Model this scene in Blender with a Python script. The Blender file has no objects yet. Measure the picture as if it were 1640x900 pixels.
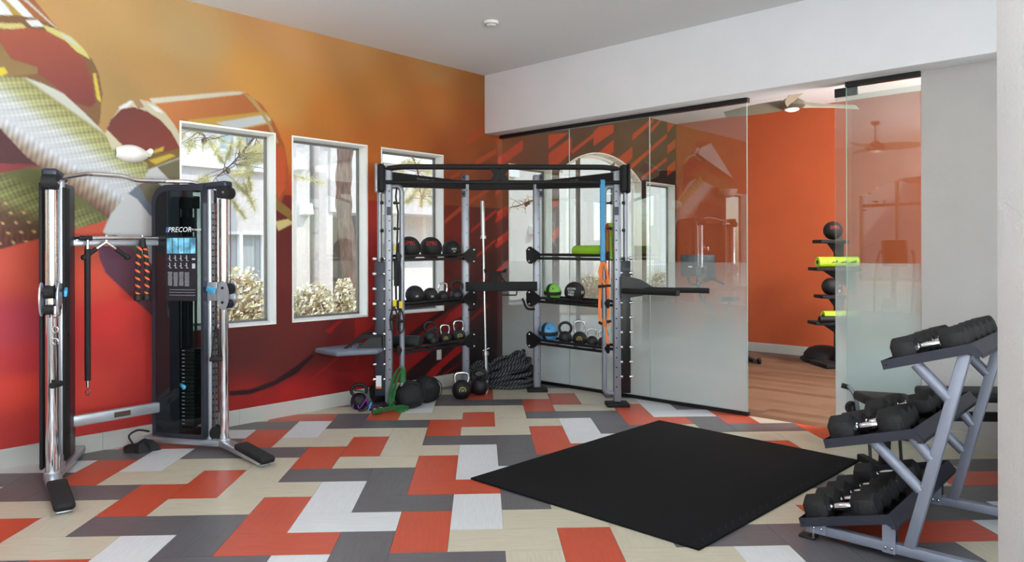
import bpy, bmesh, math, random
import numpy as np
from mathutils import Vector, Matrix, Quaternion
random.seed(7); np.random.seed(7)
R = math.radians
sc = bpy.context.scene
col = sc.collection
# ---------------------------------------------------------------- camera, sky, sun, added fill lamps, exposure
FP, CX, Y0, YAW, ROLL, CH = 1160.97, 820.0, 405.48, -0.042136, -0.002618, 1.5706
cam = bpy.data.cameras.new('camera'); cam.sensor_width = 36; cam.lens = 36*FP/1640
cam.shift_y = (Y0-450)/1640; cam.clip_start = .05; cam.clip_end = 300
co = bpy.data.objects.new('camera', cam); col.objects.link(co)
co.matrix_world = Matrix.Translation((0, 0, CH)) @ Matrix.Rotation(YAW, 4, 'Z') @ Matrix.Rotation(math.pi/2, 4, 'X') @ Matrix.Rotation(ROLL, 4, 'Z')
sc.camera = co
w = bpy.data.worlds.new('sky'); sc.world = w; w.use_nodes = True
nt = w.node_tree; bg = nt.nodes['Background']; sky = nt.nodes.new('ShaderNodeTexSky')
sky.sky_type = 'NISHITA'; sky.sun_disc = False; sky.sun_elevation = R(52); sky.sun_rotation = R(200)
nt.links.new(sky.outputs[0], bg.inputs[0]); bg.inputs[1].default_value = .36
sun = bpy.data.lights.new('sun', 'SUN'); sun.energy = 2.2; sun.angle = R(.6); sun.color = (1, .95, .87)
so = bpy.data.objects.new('sun', sun); col.objects.link(so)
so.rotation_euler = Vector((-.85, .12, -.95)).to_track_quat('-Z', 'Y').to_euler()
def area(name, loc, aim, sx, sy, e, c=(1, 1, 1), shape='RECTANGLE', spread=180):
    l = bpy.data.lights.new(name, 'AREA'); l.shape = shape; l.size = sx; l.size_y = sy; l.energy = e; l.color = c; l.spread = R(spread)
    o = bpy.data.objects.new(name, l); col.objects.link(o); o.location = loc
    o.rotation_euler = (Vector(aim)-Vector(loc)).to_track_quat('-Z', 'Y').to_euler(); return o
# added fill lamps at made-up openings out of view, to brighten both rooms
area('fill_side', (2.05, -1.85, 1.85), (-1.0, 1.2, 5.6), 4.6, 2.1, 150, (.86, .94, 1))
area('fill_nook', (5.25, 1.75, 1.9), (2.6, 4.4, 5.0), 2.4, 2.0, 15, (.86, .94, 1))
area('fill_back', (-2.42, -1.52, 2.0), (.6, 1.5, 5.5), 2.9, 2.0, 40, (.86, .94, 1))
area('upfill_side', (2.02, -1.88, 1.25), (.6, -.45, 2.6), 4.4, .9, 265, (.87, .95, 1), spread=84)     # added lamp aimed upward to brighten the far ceiling and header
area('upfill_back', (-2.4, -1.5, 1.4), (-1.0, -.1, 2.8), 2.4, .8, 30, (.87, .95, 1), spread=84)  # added upward fill at the back opening
area('upfill_second_room', (6.95, 5.75, 1.4), (5.9, 6.8, 2.9), 3.4, 1.0, 135, (.97, .98, .97), spread=84)  # added upward fill for the second room ceiling
vs = sc.view_settings; vs.view_transform = 'Standard'; vs.look = 'None'; vs.gamma = 1; vs.use_curve_mapping = False; vs.exposure = 0.48
CANS = [(-2.2, 1.2), (.4, 2.4), (-1.2, 4.6), (1.3, 4.6), (-.4, 6.9), (2.4, 8.6), (4.6, 7.4), (3.4, 10.2)]
# ---------------------------------------------------------------- geometry of the place (metres, floor tiles run along X and Y)
OX, OY, T = -.1837, 5.9589, .3048
KA, KG, KO = 9.0046, 9.4419, 15.72            # mural wall y-x=KA, glass wall x+y=KG, orange wall x+y=KO
R2 = 2**.5
CRN = ((KG-KA)/2, (KG+KA)/2)
CEIL = 3.785
cyw, syw = math.cos(YAW), math.sin(YAW)
def ray(px, py):
    x = px-CX; y = py-Y0; c, s = math.cos(ROLL), math.sin(ROLL); x, y = c*x+s*y, -s*x+c*y
    X, Z = x/FP, -y/FP
    return Vector((cyw*X-syw, syw*X+cyw, Z))
CAM = Vector((0, 0, CH))
def at(px, py, D): return CAM+ray(px, py)*D            # a point at depth D
def on_floor(px, py, z=0): r = ray(px, py); return CAM+r*((z-CH)/r.z)
def wa(s, z, off=0):                                    # mural wall: s from the corner towards the left, off into the room
    return Vector((CRN[0]-s/R2+off/R2, CRN[1]-s/R2-off/R2, z))
def wg(s, z, off=0):                                    # glass wall: s from the corner towards the right
    return Vector((CRN[0]+s/R2-off/R2, CRN[1]-s/R2-off/R2, z))
# ---------------------------------------------------------------- materials
def lin(c):
    return tuple((v/255/12.92 if v/255 <= .04045 else ((v/255+.055)/1.055)**2.4) for v in c[:3])+(1,)
def mat(name, c, rough=.5, metal=0, var=0, vs_=8, bump=0, bs=60, spec=.5, coat=0, emit=None, es=0, stretch=None):
    m = bpy.data.materials.new(name); m.use_nodes = True; n = m.node_tree; b = n.nodes['Principled BSDF']
    b.inputs['Base Color'].default_value = lin(c); b.inputs['Roughness'].default_value = rough; b.inputs['Metallic'].default_value = metal
    b.inputs['Specular IOR Level'].default_value = spec; b.inputs['Coat Weight'].default_value = coat
    tc = n.nodes.new('ShaderNodeTexCoord'); src = tc.outputs['Object']
    if stretch:
        mp = n.nodes.new('ShaderNodeMapping'); mp.inputs['Scale'].default_value = stretch; n.links.new(src, mp.inputs[0]); src = mp.outputs[0]
    if var:
        t = n.nodes.new('ShaderNodeTexNoise'); t.inputs['Scale'].default_value = vs_; t.inputs['Detail'].default_value = 6
        r = n.nodes.new('ShaderNodeValToRGB'); r.color_ramp.elements[0].position = .3; r.color_ramp.elements[1].position = .7
        r.color_ramp.elements[0].color = tuple(v*(1-var) for v in lin(c)[:3])+(1,)
        r.color_ramp.elements[1].color = tuple(min(1, v*(1+var)) for v in lin(c)[:3])+(1,)
        n.links.new(src, t.inputs['Vector']); n.links.new(t.outputs[0], r.inputs[0]); n.links.new(r.outputs[0], b.inputs['Base Color'])
    if bump:
        t = n.nodes.new('ShaderNodeTexNoise'); t.inputs['Scale'].default_value = bs; t.inputs['Detail'].default_value = 4
        bm = n.nodes.new('ShaderNodeBump'); bm.inputs['Strength'].default_value = bump; bm.inputs['Distance'].default_value = .01
        n.links.new(src, t.inputs['Vector']); n.links.new(t.outputs[0], bm.inputs['Height']); n.links.new(bm.outputs[0], b.inputs['Normal'])
    if emit: b.inputs['Emission Color'].default_value = lin(emit); b.inputs['Emission Strength'].default_value = es
    return m
M = dict(
    wall=mat('painted_wall', (214, 213, 210), .75, bump=.25, bs=90, var=.02, vs_=3),
    ceiling=mat('painted_ceiling', (224, 226, 225), .85, bump=.2, bs=70),
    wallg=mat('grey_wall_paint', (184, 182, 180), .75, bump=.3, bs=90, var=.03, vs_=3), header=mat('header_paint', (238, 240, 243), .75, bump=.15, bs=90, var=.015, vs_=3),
    orange=mat('orange_paint', (190, 86, 42), .7, bump=.25, bs=90, var=.04, vs_=2),
    base=mat('baseboard_paint', (186, 184, 176), .5),
    white=mat('white_frame', (236, 235, 228), .5), offwhite=mat('offwhite_plastic', (225, 222, 216), .5),
    steel=mat('grey_powder_steel', (140, 144, 154), .34, .5, spec=.6), steel2=mat('rack_silver_paint', (134, 139, 154), .38, .3, spec=.6),
    silver=mat('silver_paint', (178, 182, 188), .3, .6), chrome=mat('chrome', (225, 225, 228), .08, 1), brushed=mat('brushed_steel', (190, 190, 192), .25, 1),
    graph=mat('graphite_paint', (48, 51, 62), .4, .3), graph2=mat('tray_paint', (46, 48, 60), .45, .25),
    black=mat('black_paint', (15, 15, 17), .38), matte=mat('matte_black', (13, 13, 15), .75, bump=.2, bs=160), rubber=mat('black_rubber', (14, 14, 16), .6, bump=.35, bs=220),
    mat=mat('rubber_mat', (15, 15, 17), .9, spec=.2, bump=.6, bs=260, var=.15, vs_=30),
    cast=mat('cast_iron', (16, 16, 19), .5, bump=.3, bs=140), foam=mat('green_foam', (142, 196, 40), .6, bump=.1), lime=mat('lime_foam', (176, 214, 40), .6),
    greenb=mat('green_band', (44, 112, 58), .6, bump=.2), blueb=mat('blue_band', (70, 150, 196), .55), redb=mat('red_band', (150, 22, 26), .6), orangeb=mat('orange_strap', (228, 120, 44), .7),
    yellow=mat('yellow_strap', (226, 204, 40), .7), bluep=mat('blue_plastic', (74, 168, 214), .4), bluebal=mat('blue_rubber', (74, 150, 205), .5), greenbal=mat('green_rubber', (110, 180, 60), .5),
    purple=mat('purple_cord', (150, 50, 170), .5), redt=mat('red_print', (180, 48, 38), .6), whitet=mat('white_print', (225, 228, 230), .6), gold=mat('gold_print', (190, 165, 50), .5),
    pad=mat('platform_pad', (112, 118, 132), .6, bump=.3, bs=200), grip=mat('black_grip', (18, 18, 20), .75),
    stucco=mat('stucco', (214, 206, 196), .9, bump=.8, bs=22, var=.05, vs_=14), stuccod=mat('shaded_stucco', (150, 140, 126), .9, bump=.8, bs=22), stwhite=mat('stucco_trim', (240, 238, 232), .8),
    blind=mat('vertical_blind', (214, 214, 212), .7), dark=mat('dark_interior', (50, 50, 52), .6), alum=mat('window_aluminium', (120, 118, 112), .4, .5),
    bark=mat('bark', (120, 96, 80), .9, bump=1, bs=30, var=.35, vs_=20, stretch=(1, 1, .25)), twig=mat('twig', (104, 78, 62), .9), cone=mat('pine_cone', (84, 62, 48), .9),
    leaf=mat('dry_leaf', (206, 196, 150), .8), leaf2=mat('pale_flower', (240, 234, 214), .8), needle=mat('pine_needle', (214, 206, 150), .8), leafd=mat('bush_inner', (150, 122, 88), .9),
    paving=mat('outdoor_paving', (200, 195, 185), .9, var=.06), green=mat('green_leaf', (150, 168, 92), .8), sign=mat('label_white', (230, 230, 232), .6), labelo=mat('label_orange', (220, 120, 50), .6),
    fan=mat('fan_bronze', (96, 88, 74), .4, .3), fanblade=mat('fan_blade', (140, 132, 114), .45), lamp=mat('lamp_lens', (245, 245, 240), .4, emit=(255, 250, 240), es=.25),
    screen=mat('screen_back', (48, 54, 62), .4), concrete=mat('subfloor', (90, 88, 86), .9), orangerope=mat('orange_rope', (226, 96, 48), .7),
)
def floor_mat(name, c, var, stretch, rough=.33):
    m = mat(name, c, rough, var=var, vs_=5, stretch=stretch, bump=.06, bs=20); m.node_tree.nodes['Principled BSDF'].inputs['Specular IOR Level'].default_value = .36
    return m
TM = {}
for k, c, v in (('O', (180, 74, 50), .12), ('G', (92, 89, 92), .16), ('B', (188, 180, 160), .1), ('W', (204, 206, 208), .07)):
    TM[k+'H'] = floor_mat('tile_%s_h' % k, c, v, (1.2, 14, 1)); TM[k+'V'] = floor_mat('tile_%s_v' % k, c, v*.8, (14, 1.2, 1))
PLK = [floor_mat('plank_%d' % i, c, .22, (3, 3, 1), .4) for i, c in enumerate(((112, 86, 66), (122, 95, 74), (104, 78, 60)))]
for p in PLK:
    nn = p.node_tree.nodes; mp = [x for x in nn if x.type == 'MAPPING'][0]
    mp.inputs['Rotation'].default_value = (0, 0, R(45)); mp.inputs['Scale'].default_value = (1.5, 30, 1)
def glass_mat(name, tint, film=False, ior=1.5):
    m = bpy.data.materials.new(name); m.use_nodes = True; n = m.node_tree; n.nodes.clear(); L = n.links.new
    out = n.nodes.new('ShaderNodeOutputMaterial'); tr = n.nodes.new('ShaderNodeBsdfTransparent'); tr.inputs[0].default_value = tint+(1,)
    gl = n.nodes.new('ShaderNodeBsdfGlossy'); gl.inputs['Roughness'].default_value = .0; gl.inputs[0].default_value = (.95, 1, .98, 1)
    fr = n.nodes.new('ShaderNodeFresnel'); gb_ = n.nodes.new('ShaderNodeNewGeometry'); mr = n.nodes.new('ShaderNodeMapRange'); mr.inputs[3].default_value = ior; mr.inputs[4].default_value = 1/ior; L(gb_.outputs['Backfacing'], mr.inputs[0]); L(mr.outputs[0], fr.inputs[0])
    mx = n.nodes.new('ShaderNodeMixShader'); L(fr.outputs[0], mx.inputs[0]); L(tr.outputs[0], mx.inputs[1]); L(gl.outputs[0], mx.inputs[2])
    last = mx
    if film:
        g = n.nodes.new('ShaderNodeNewGeometry'); sp = n.nodes.new('ShaderNodeSeparateXYZ'); L(g.outputs['Position'], sp.inputs[0])
        rp = n.nodes.new('ShaderNodeMapRange'); rp.inputs[1].default_value = 1.475; rp.inputs[2].default_value = .35; rp.inputs[3].default_value = .11; rp.inputs[4].default_value = .66
        L(sp.outputs[2], rp.inputs[0])
        lt = n.nodes.new('ShaderNodeMath'); lt.operation = 'LESS_THAN'; lt.inputs[1].default_value = 1.475; L(sp.outputs[2], lt.inputs[0])
        mu = n.nodes.new('ShaderNodeMath'); mu.operation = 'MULTIPLY'; L(rp.outputs[0], mu.inputs[0]); L(lt.outputs[0], mu.inputs[1])
        df = n.nodes.new('ShaderNodeBsdfDiffuse'); df.inputs[0].default_value = (.66, .76, .76, 1)
        tl = n.nodes.new('ShaderNodeBsdfTranslucent'); tl.inputs[0].default_value = (.68, .78, .78, 1)
        gg = n.nodes.new('ShaderNodeBsdfGlossy'); gg.inputs['Roughness'].default_value = .22; gg.inputs[0].default_value = (1, 1, 1, 1)
        a = n.nodes.new('ShaderNodeMixShader'); a.inputs[0].default_value = .36; L(df.outputs[0], a.inputs[1]); L(tl.outputs[0], a.inputs[2])
        b = n.nodes.new('ShaderNodeMixShader'); fm = n.nodes.new('ShaderNodeMath'); fm.operation = 'MULTIPLY'; fm.inputs[1].default_value = 1.0; L(fr.outputs[0], fm.inputs[0]); L(fm.outputs[0], b.inputs[0])
        L(a.outputs[0], b.inputs[1]); L(gg.outputs[0], b.inputs[2])
        c = n.nodes.new('ShaderNodeMixShader'); L(mu.outputs[0], c.inputs[0]); L(mx.outputs[0], c.inputs[1]); L(b.outputs[0], c.inputs[2]); last = c
    L(last.outputs[0], out.inputs[0]); return m
M['glass'] = glass_mat('window_glass', (.97, .985, .98)); M['partition'] = glass_mat('partition_glass', (.86, .90, .88), True, 1.75)
M['smoke'] = glass_mat('smoked_acrylic', (.56, .66, .63)); M['edge'] = mat('glass_edge', (150, 185, 175), .2)
def vc_mat(name, rough=.55, bump=.15):
    m = bpy.data.materials.new(name); m.use_nodes = True; n = m.node_tree; b = n.nodes['Principled BSDF']; b.inputs['Roughness'].default_value = rough
    b.inputs['Specular IOR Level'].default_value = .3
    a = n.nodes.new('ShaderNodeVertexColor'); a.layer_name = 'print'; n.links.new(a.outputs[0], b.inputs['Base Color'])
    t = n.nodes.new('ShaderNodeTexNoise'); t.inputs['Scale'].default_value = 120; bm = n.nodes.new('ShaderNodeBump'); bm.inputs['Strength'].default_value = bump; bm.inputs['Distance'].default_value = .01
    tc = n.nodes.new('ShaderNodeTexCoord'); n.links.new(tc.outputs['Object'], t.inputs['Vector']); n.links.new(t.outputs[0], bm.inputs['Height']); n.links.new(bm.outputs[0], b.inputs['Normal'])
    return m
M['print'] = vc_mat('mural_print')
def rope_mat(name, c1, c2, along, around):
    m = mat(name, c1, .8); n = m.node_tree; L = n.links.new; b = n.nodes['Principled BSDF']
    uv = n.nodes.new('ShaderNodeUVMap'); sp = n.nodes.new('ShaderNodeSeparateXYZ'); L(uv.outputs[0], sp.inputs[0])
    a = n.nodes.new('ShaderNodeMath'); a.operation = 'MULTIPLY'; a.inputs[1].default_value = along; L(sp.outputs[0], a.inputs[0])
    d = n.nodes.new('ShaderNodeMath'); d.operation = 'MULTIPLY_ADD'; d.inputs[1].default_value = around; L(sp.outputs[1], d.inputs[0]); L(a.outputs[0], d.inputs[2])
    f = n.nodes.new('ShaderNodeMath'); f.operation = 'FRACT'; L(d.outputs[0], f.inputs[0])
    r = n.nodes.new('ShaderNodeValToRGB'); e = r.color_ramp.elements; e[0].position = 0; e[0].color = lin(c2); e[1].position = .3; e[1].color = lin(c1); r.color_ramp.interpolation = 'CONSTANT'
    L(f.outputs[0], r.inputs[0]); L(r.outputs[0], b.inputs['Base Color'])
    bm = n.nodes.new('ShaderNodeBump'); bm.inputs['Strength'].default_value = .7; bm.inputs['Distance'].default_value = .01; L(f.outputs[0], bm.inputs['Height']); L(bm.outputs[0], b.inputs['Normal'])
    return m
M['rope'] = rope_mat('battle_rope', (26, 26, 31), (100, 98, 102), 24, 3); M['trope'] = rope_mat('cable_rope', (22, 22, 22), (225, 100, 52), 17, 1)
# ---------------------------------------------------------------- mesh helpers
class MB:
    def __init__(s): s.v = []; s.f = []; s.m = []; s.uv = {}
    def add(s, vs, fs, mi=0):
        o = len(s.v); s.v += [tuple(v) for v in vs]; s.f += [tuple(i+o for i in f) for f in fs]; s.m += [mi]*len(fs); return s
    def box(s, c, d, rot=None, mi=0):
        x, y, z = d[0]/2, d[1]/2, d[2]/2; V = [Vector((a*x, b*y, e*z)) for a in (-1, 1) for b in (-1, 1) for e in (-1, 1)]
        if rot is not None: V = [rot @ v for v in V]
        return s.add([v+Vector(c) for v in V], [(0, 1, 3, 2), (4, 6, 7, 5), (0, 4, 5, 1), (2, 3, 7, 6), (0, 2, 6, 4), (1, 5, 7, 3)], mi)
    def boxp(s, a, b, wd, h, up=(0, 0, 1), mi=0):                # box beam from a to b, width wd, height h
        a = Vector(a); b = Vector(b); d = (b-a); L = d.length; d.normalize(); sd = d.cross(Vector(up))
        if sd.length < 1e-4: sd = d.cross(Vector((1, 0, 0)))
        sd.normalize(); u = sd.cross(d); R_ = Matrix((d, sd, u)).transposed()
        return s.box((a+b)/2, (L, wd, h), R_, mi)
    def tube(s, pts, r, n=12, cap=True, mi=0, closed=False):
        P = [Vector(p) for p in pts]; N = len(P); rs = r if isinstance(r, (list, tuple)) else [r]*N; V = []; F = []
        T_ = []
        for i in range(N):
            a = P[i-1] if (i or closed) else P[0]; b = P[(i+1) % N] if (i < N-1 or closed) else P[-1]; T_.append((b-a).normalized())
        ref = Vector((0, 0, 1)) if abs(T_[0].z) < .9 else Vector((1, 0, 0)); u = (ref-T_[0]*ref.dot(T_[0])).normalized(); base = len(s.v); ln = 0
        for i in range(N):
            if i: u = (u-T_[i]*u.dot(T_[i])).normalized(); ln += (P[i]-P[i-1]).length
            w_ = T_[i].cross(u)
            for k in range(n):
                a = 2*math.pi*k/n; V.append(P[i]+(u*math.cos(a)+w_*math.sin(a))*rs[i]); s.uv[base+len(V)-1] = (ln, k/n)
        for i in range(N if closed else N-1):
            j = (i+1) % N
            for k in range(n): F.append((i*n+k, j*n+k, j*n+(k+1) % n, i*n+(k+1) % n)[::-1])
        if cap and not closed: F.append(tuple(range(n))); F.append(tuple(range((N-1)*n, N*n))[::-1])
        return s.add(V, F, mi)
    def cyl(s, a, b, r, n=16, mi=0): return s.tube([a, b], r, n, True, mi)
    def lathe(s, prof, c=(0, 0, 0), n=24, rot=None, mi=0):        # prof: (r, z) pairs, round the local z axis
        V = []; F = []; c = Vector(c)
        for (r, z) in prof:
            for k in range(n):
                a = 2*math.pi*k/n; v = Vector((r*math.cos(a), r*math.sin(a), z)); V.append((rot @ v if rot is not None else v)+c)
        for i in range(len(prof)-1):
            for k in range(n): F.append((i*n+k, i*n+(k+1) % n, (i+1)*n+(k+1) % n, (i+1)*n+k))
        if prof[0][0] > 1e-5: F.append(tuple(range(n))[::-1])
        if prof[-1][0] > 1e-5: F.append(tuple(range((len(prof)-1)*n, len(prof)*n)))
        return s.add(V, F, mi)
    def ball(s, c, r, n=24, sz=1, mi=0):
        m = n//2; return s.lathe([(max(1e-6, r*math.sin(math.pi*i/m)), -r*sz*math.cos(math.pi*i/m)) for i in range(m+1)], c, n, None, mi)
    def prism(s, poly, fn, d0, d1, mi=0):                         # poly 2D, fn(u, v, d) -> 3D
        n = len(poly); V = [fn(u, v, d0) for u, v in poly]+[fn(u, v, d1) for u, v in poly]
        F = [tuple(range(n))[::-1], tuple(range(n, 2*n))]+[(i, (i+1) % n, n+(i+1) % n, n+i) for i in range(n)]
        return s.add(V, F, mi)
    def build(s, name, m, parent=None, bevel=0, smooth=True, world=None, ang=35, seg=2):
        me = bpy.data.meshes.new(name); off = Vector(world) if world is not None else Vector((0, 0, 0))
        me.from_pydata([tuple(Vector(v)-off) for v in s.v], [], s.f); 
        for x in (m if isinstance(m, (list, tuple)) else [m]): me.materials.append(x)
        me.polygons.foreach_set('material_index', s.m)
        if s.uv:
            uvl = me.uv_layers.new(name='UVMap'); 
            for p in me.polygons:
                vv = [s.uv.get(me.loops[li].vertex_index, (0, 0)) for li in p.loop_indices]; mxv = max(q[1] for q in vv)
                for li, q in zip(p.loop_indices, vv): uvl.data[li].uv = (q[0], q[1]+1 if (mxv-q[1]) > .5 else q[1])
        bm = bmesh.new(); bm.from_mesh(me); bmesh.ops.recalc_face_normals(bm, faces=bm.faces)
        if bevel:
            es = [e for e in bm.edges if len(e.link_faces) == 2 and e.calc_face_angle(0) > R(50)]
            bmesh.ops.bevel(bm, geom=es, offset=bevel, segments=seg, affect='EDGES', profile=.5, clamp_overlap=True)
        bm.to_mesh(me); bm.free()
        if smooth: me.shade_smooth(); me.set_sharp_from_angle(angle=R(ang))
        o = bpy.data.objects.new(name, me); col.objects.link(o)
        if parent is not None: o.parent = parent
        return o
def tag(o, label=None, cat=None, group=None, kind=None):
    for k, v in (('label', label), ('category', cat), ('group', group), ('kind', kind)):
        if v: o[k] = v
    return o
def empty(name, loc, label, cat, group=None, rz=0):
    o = bpy.data.objects.new(name, None); col.objects.link(o); o.location = loc; o.rotation_euler = (0, 0, rz); o.empty_display_size = .1
    return tag(o, label, cat, group)
def copy_tree(o, parent=None):
    c = o.copy(); col.objects.link(c); c.parent = parent
    for ch in o.children: copy_tree(ch, c)
    return c
def smooth_path(P, k=6):                                          # Catmull-Rom
    P = [Vector(p) for p in P]; Q = [P[0]]+P+[P[-1]]; out = []
    for i in range(1, len(Q)-2):
        for j in range(k):
            t = j/k; a, b, c, d = Q[i-1], Q[i], Q[i+1], Q[i+2]
            out.append(.5*((2*b)+(-a+c)*t+(2*a-5*b+4*c-d)*t*t+(-a+3*b-3*c+d)*t**3))
    return out+[P[-1]]
def fillet(P, r, k=5):
    P = [Vector(p) for p in P]; out = [P[0]]
    for i in range(1, len(P)-1):
        a = P[i-1]-P[i]; b = P[i+1]-P[i]; q = min(r, a.length*.49, b.length*.49); A_ = P[i]+a.normalized()*q; B_ = P[i]+b.normalized()*q
        for j in range(k+1): t = j/k; out.append(A_*(1-t)**2+P[i]*2*t*(1-t)+B_*t*t)
    return out+[P[-1]]
def text_geo(s_, size, extrude=.0005):
    cu = bpy.data.curves.new('t', 'FONT'); cu.body = s_; cu.size = size; cu.extrude = extrude; cu.align_x = 'CENTER'; cu.align_y = 'CENTER'; cu.resolution_u = 2
    o = bpy.data.objects.new('t', cu); col.objects.link(o); dg = bpy.context.evaluated_depsgraph_get(); me = o.evaluated_get(dg).to_mesh()
    V = [v.co.copy() for v in me.vertices]; F = [tuple(p.vertices) for p in me.polygons]; o.evaluated_get(dg).to_mesh_clear()
    bpy.data.objects.remove(o); bpy.data.curves.remove(cu); return V, F
def flat_text(mb, s_, size, org, right, up, sx=1, slant=0, mi=0):
    V, F = text_geo(s_, size); org = Vector(org); right = Vector(right).normalized(); up = Vector(up).normalized(); n = right.cross(up)
    return mb.add([org+right*((v.x+v.y*slant)*sx)+up*v.y+n*v.z for v in V], F, mi)
def ball_text(mb, s_, size, c, r, facing, elev=0, mi=0):         # text wrapped on a ball
    V, F = text_geo(s_, size); c = Vector(c); f = Vector(facing); az = math.atan2(f.y, f.x); out = []
    for v in V:
        a = az+v.x/(r*math.cos(elev)); e = elev+v.y/r; rr = r+.0012+v.z
        out.append(c+Vector((rr*math.cos(e)*math.cos(a), rr*math.cos(e)*math.sin(a), rr*math.sin(e))))
    return mb.add(out, F, mi)
def parts(items, name, m, par, off=None, **k):                      # one object per small repeated piece
    for mb in items: mb.build(name, m, par, world=off, **k)
def struct(o, k=None): o['kind'] = 'structure'; return o
MS= [[4.44,3.56,165,130,80],[3.93,3.46,172,140,92],[4.2,3.09,160,122,72],[4.54,2.87,150,120,72],[3.03,3.66,180,130,80],[3.23,3.26,182,130,64],[2.25,3.7,174,122,70],[1.93,3.29,172,112,48],[1.03,3.73,162,112,62],[1.03,3.36,165,98,42],[0.37,3.62,150,92,44],[0.42,3.23,160,82,34],[3.0,3.0,184,130,66],[3.0,2.58,188,108,42],[2.97,2.15,172,70,34],[2.55,2.91,182,112,46],[1.5,2.87,168,92,36],[1.95,2.72,178,100,38],[0.64,2.82,150,78,34],[1.95,2.28,180,84,38],[0.79,2.43,140,62,28],[0.15,2.56,120,58,30],[1.95,2.01,168,48,35],[1.95,1.61,150,38,30],[3.01,1.61,95,30,26],[3.01,1.01,90,28,24],[1.96,0.94,125,25,22],[0.84,1.98,120,36,26],[0.84,1.47,95,32,26],[0.1,2.01,80,35,28],[0.1,1.22,60,25,25],[0.1,0.35,32,26,30],[0.33,0.22,30,26,30],[1.42,0.48,150,24,22],[1.14,0.17,145,24,22],[2.56,0.85,92,28,26],[2.7,0.61,88,26,24],[2.33,0.25,125,22,22],[2.1,0.29,155,26,22],[3.04,0.47,85,28,24],[3.36,0.68,80,28,24],[3.36,0.18,145,28,24],[2.91,0.24,155,24,22],[2.56,0.14,150,22,22],[5.19,1.47,190,75,55],[5.19,1.05,165,52,65],[5.15,0.76,175,48,52],[5.19,0.58,210,64,48],[5.07,0.23,175,48,45],[4.68,1.61,168,68,45],[4.77,1.36,195,68,45],[4.63,1.01,188,40,36],[4.45,0.79,178,42,35],[4.68,0.51,190,54,42],[4.3,0.46,172,42,36],[5.23,0.22,168,48,42],[4.3,0.88,165,40,34],[-0.5,3.3,98,60,38],[-0.6,2.4,80,50,40],[-1.0,3.0,80,55,42],[-1.6,3.3,64,54,48],[-3,3.4,62,54,50],[-3.8,2.9,50,44,42],[-4.3,3.3,64,52,46],[-3.3,1.5,48,40,40],[-0.8,1.5,58,40,40],[-0.1,1.2,52,26,26],[-4.4,1.5,50,36,36]]
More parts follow.
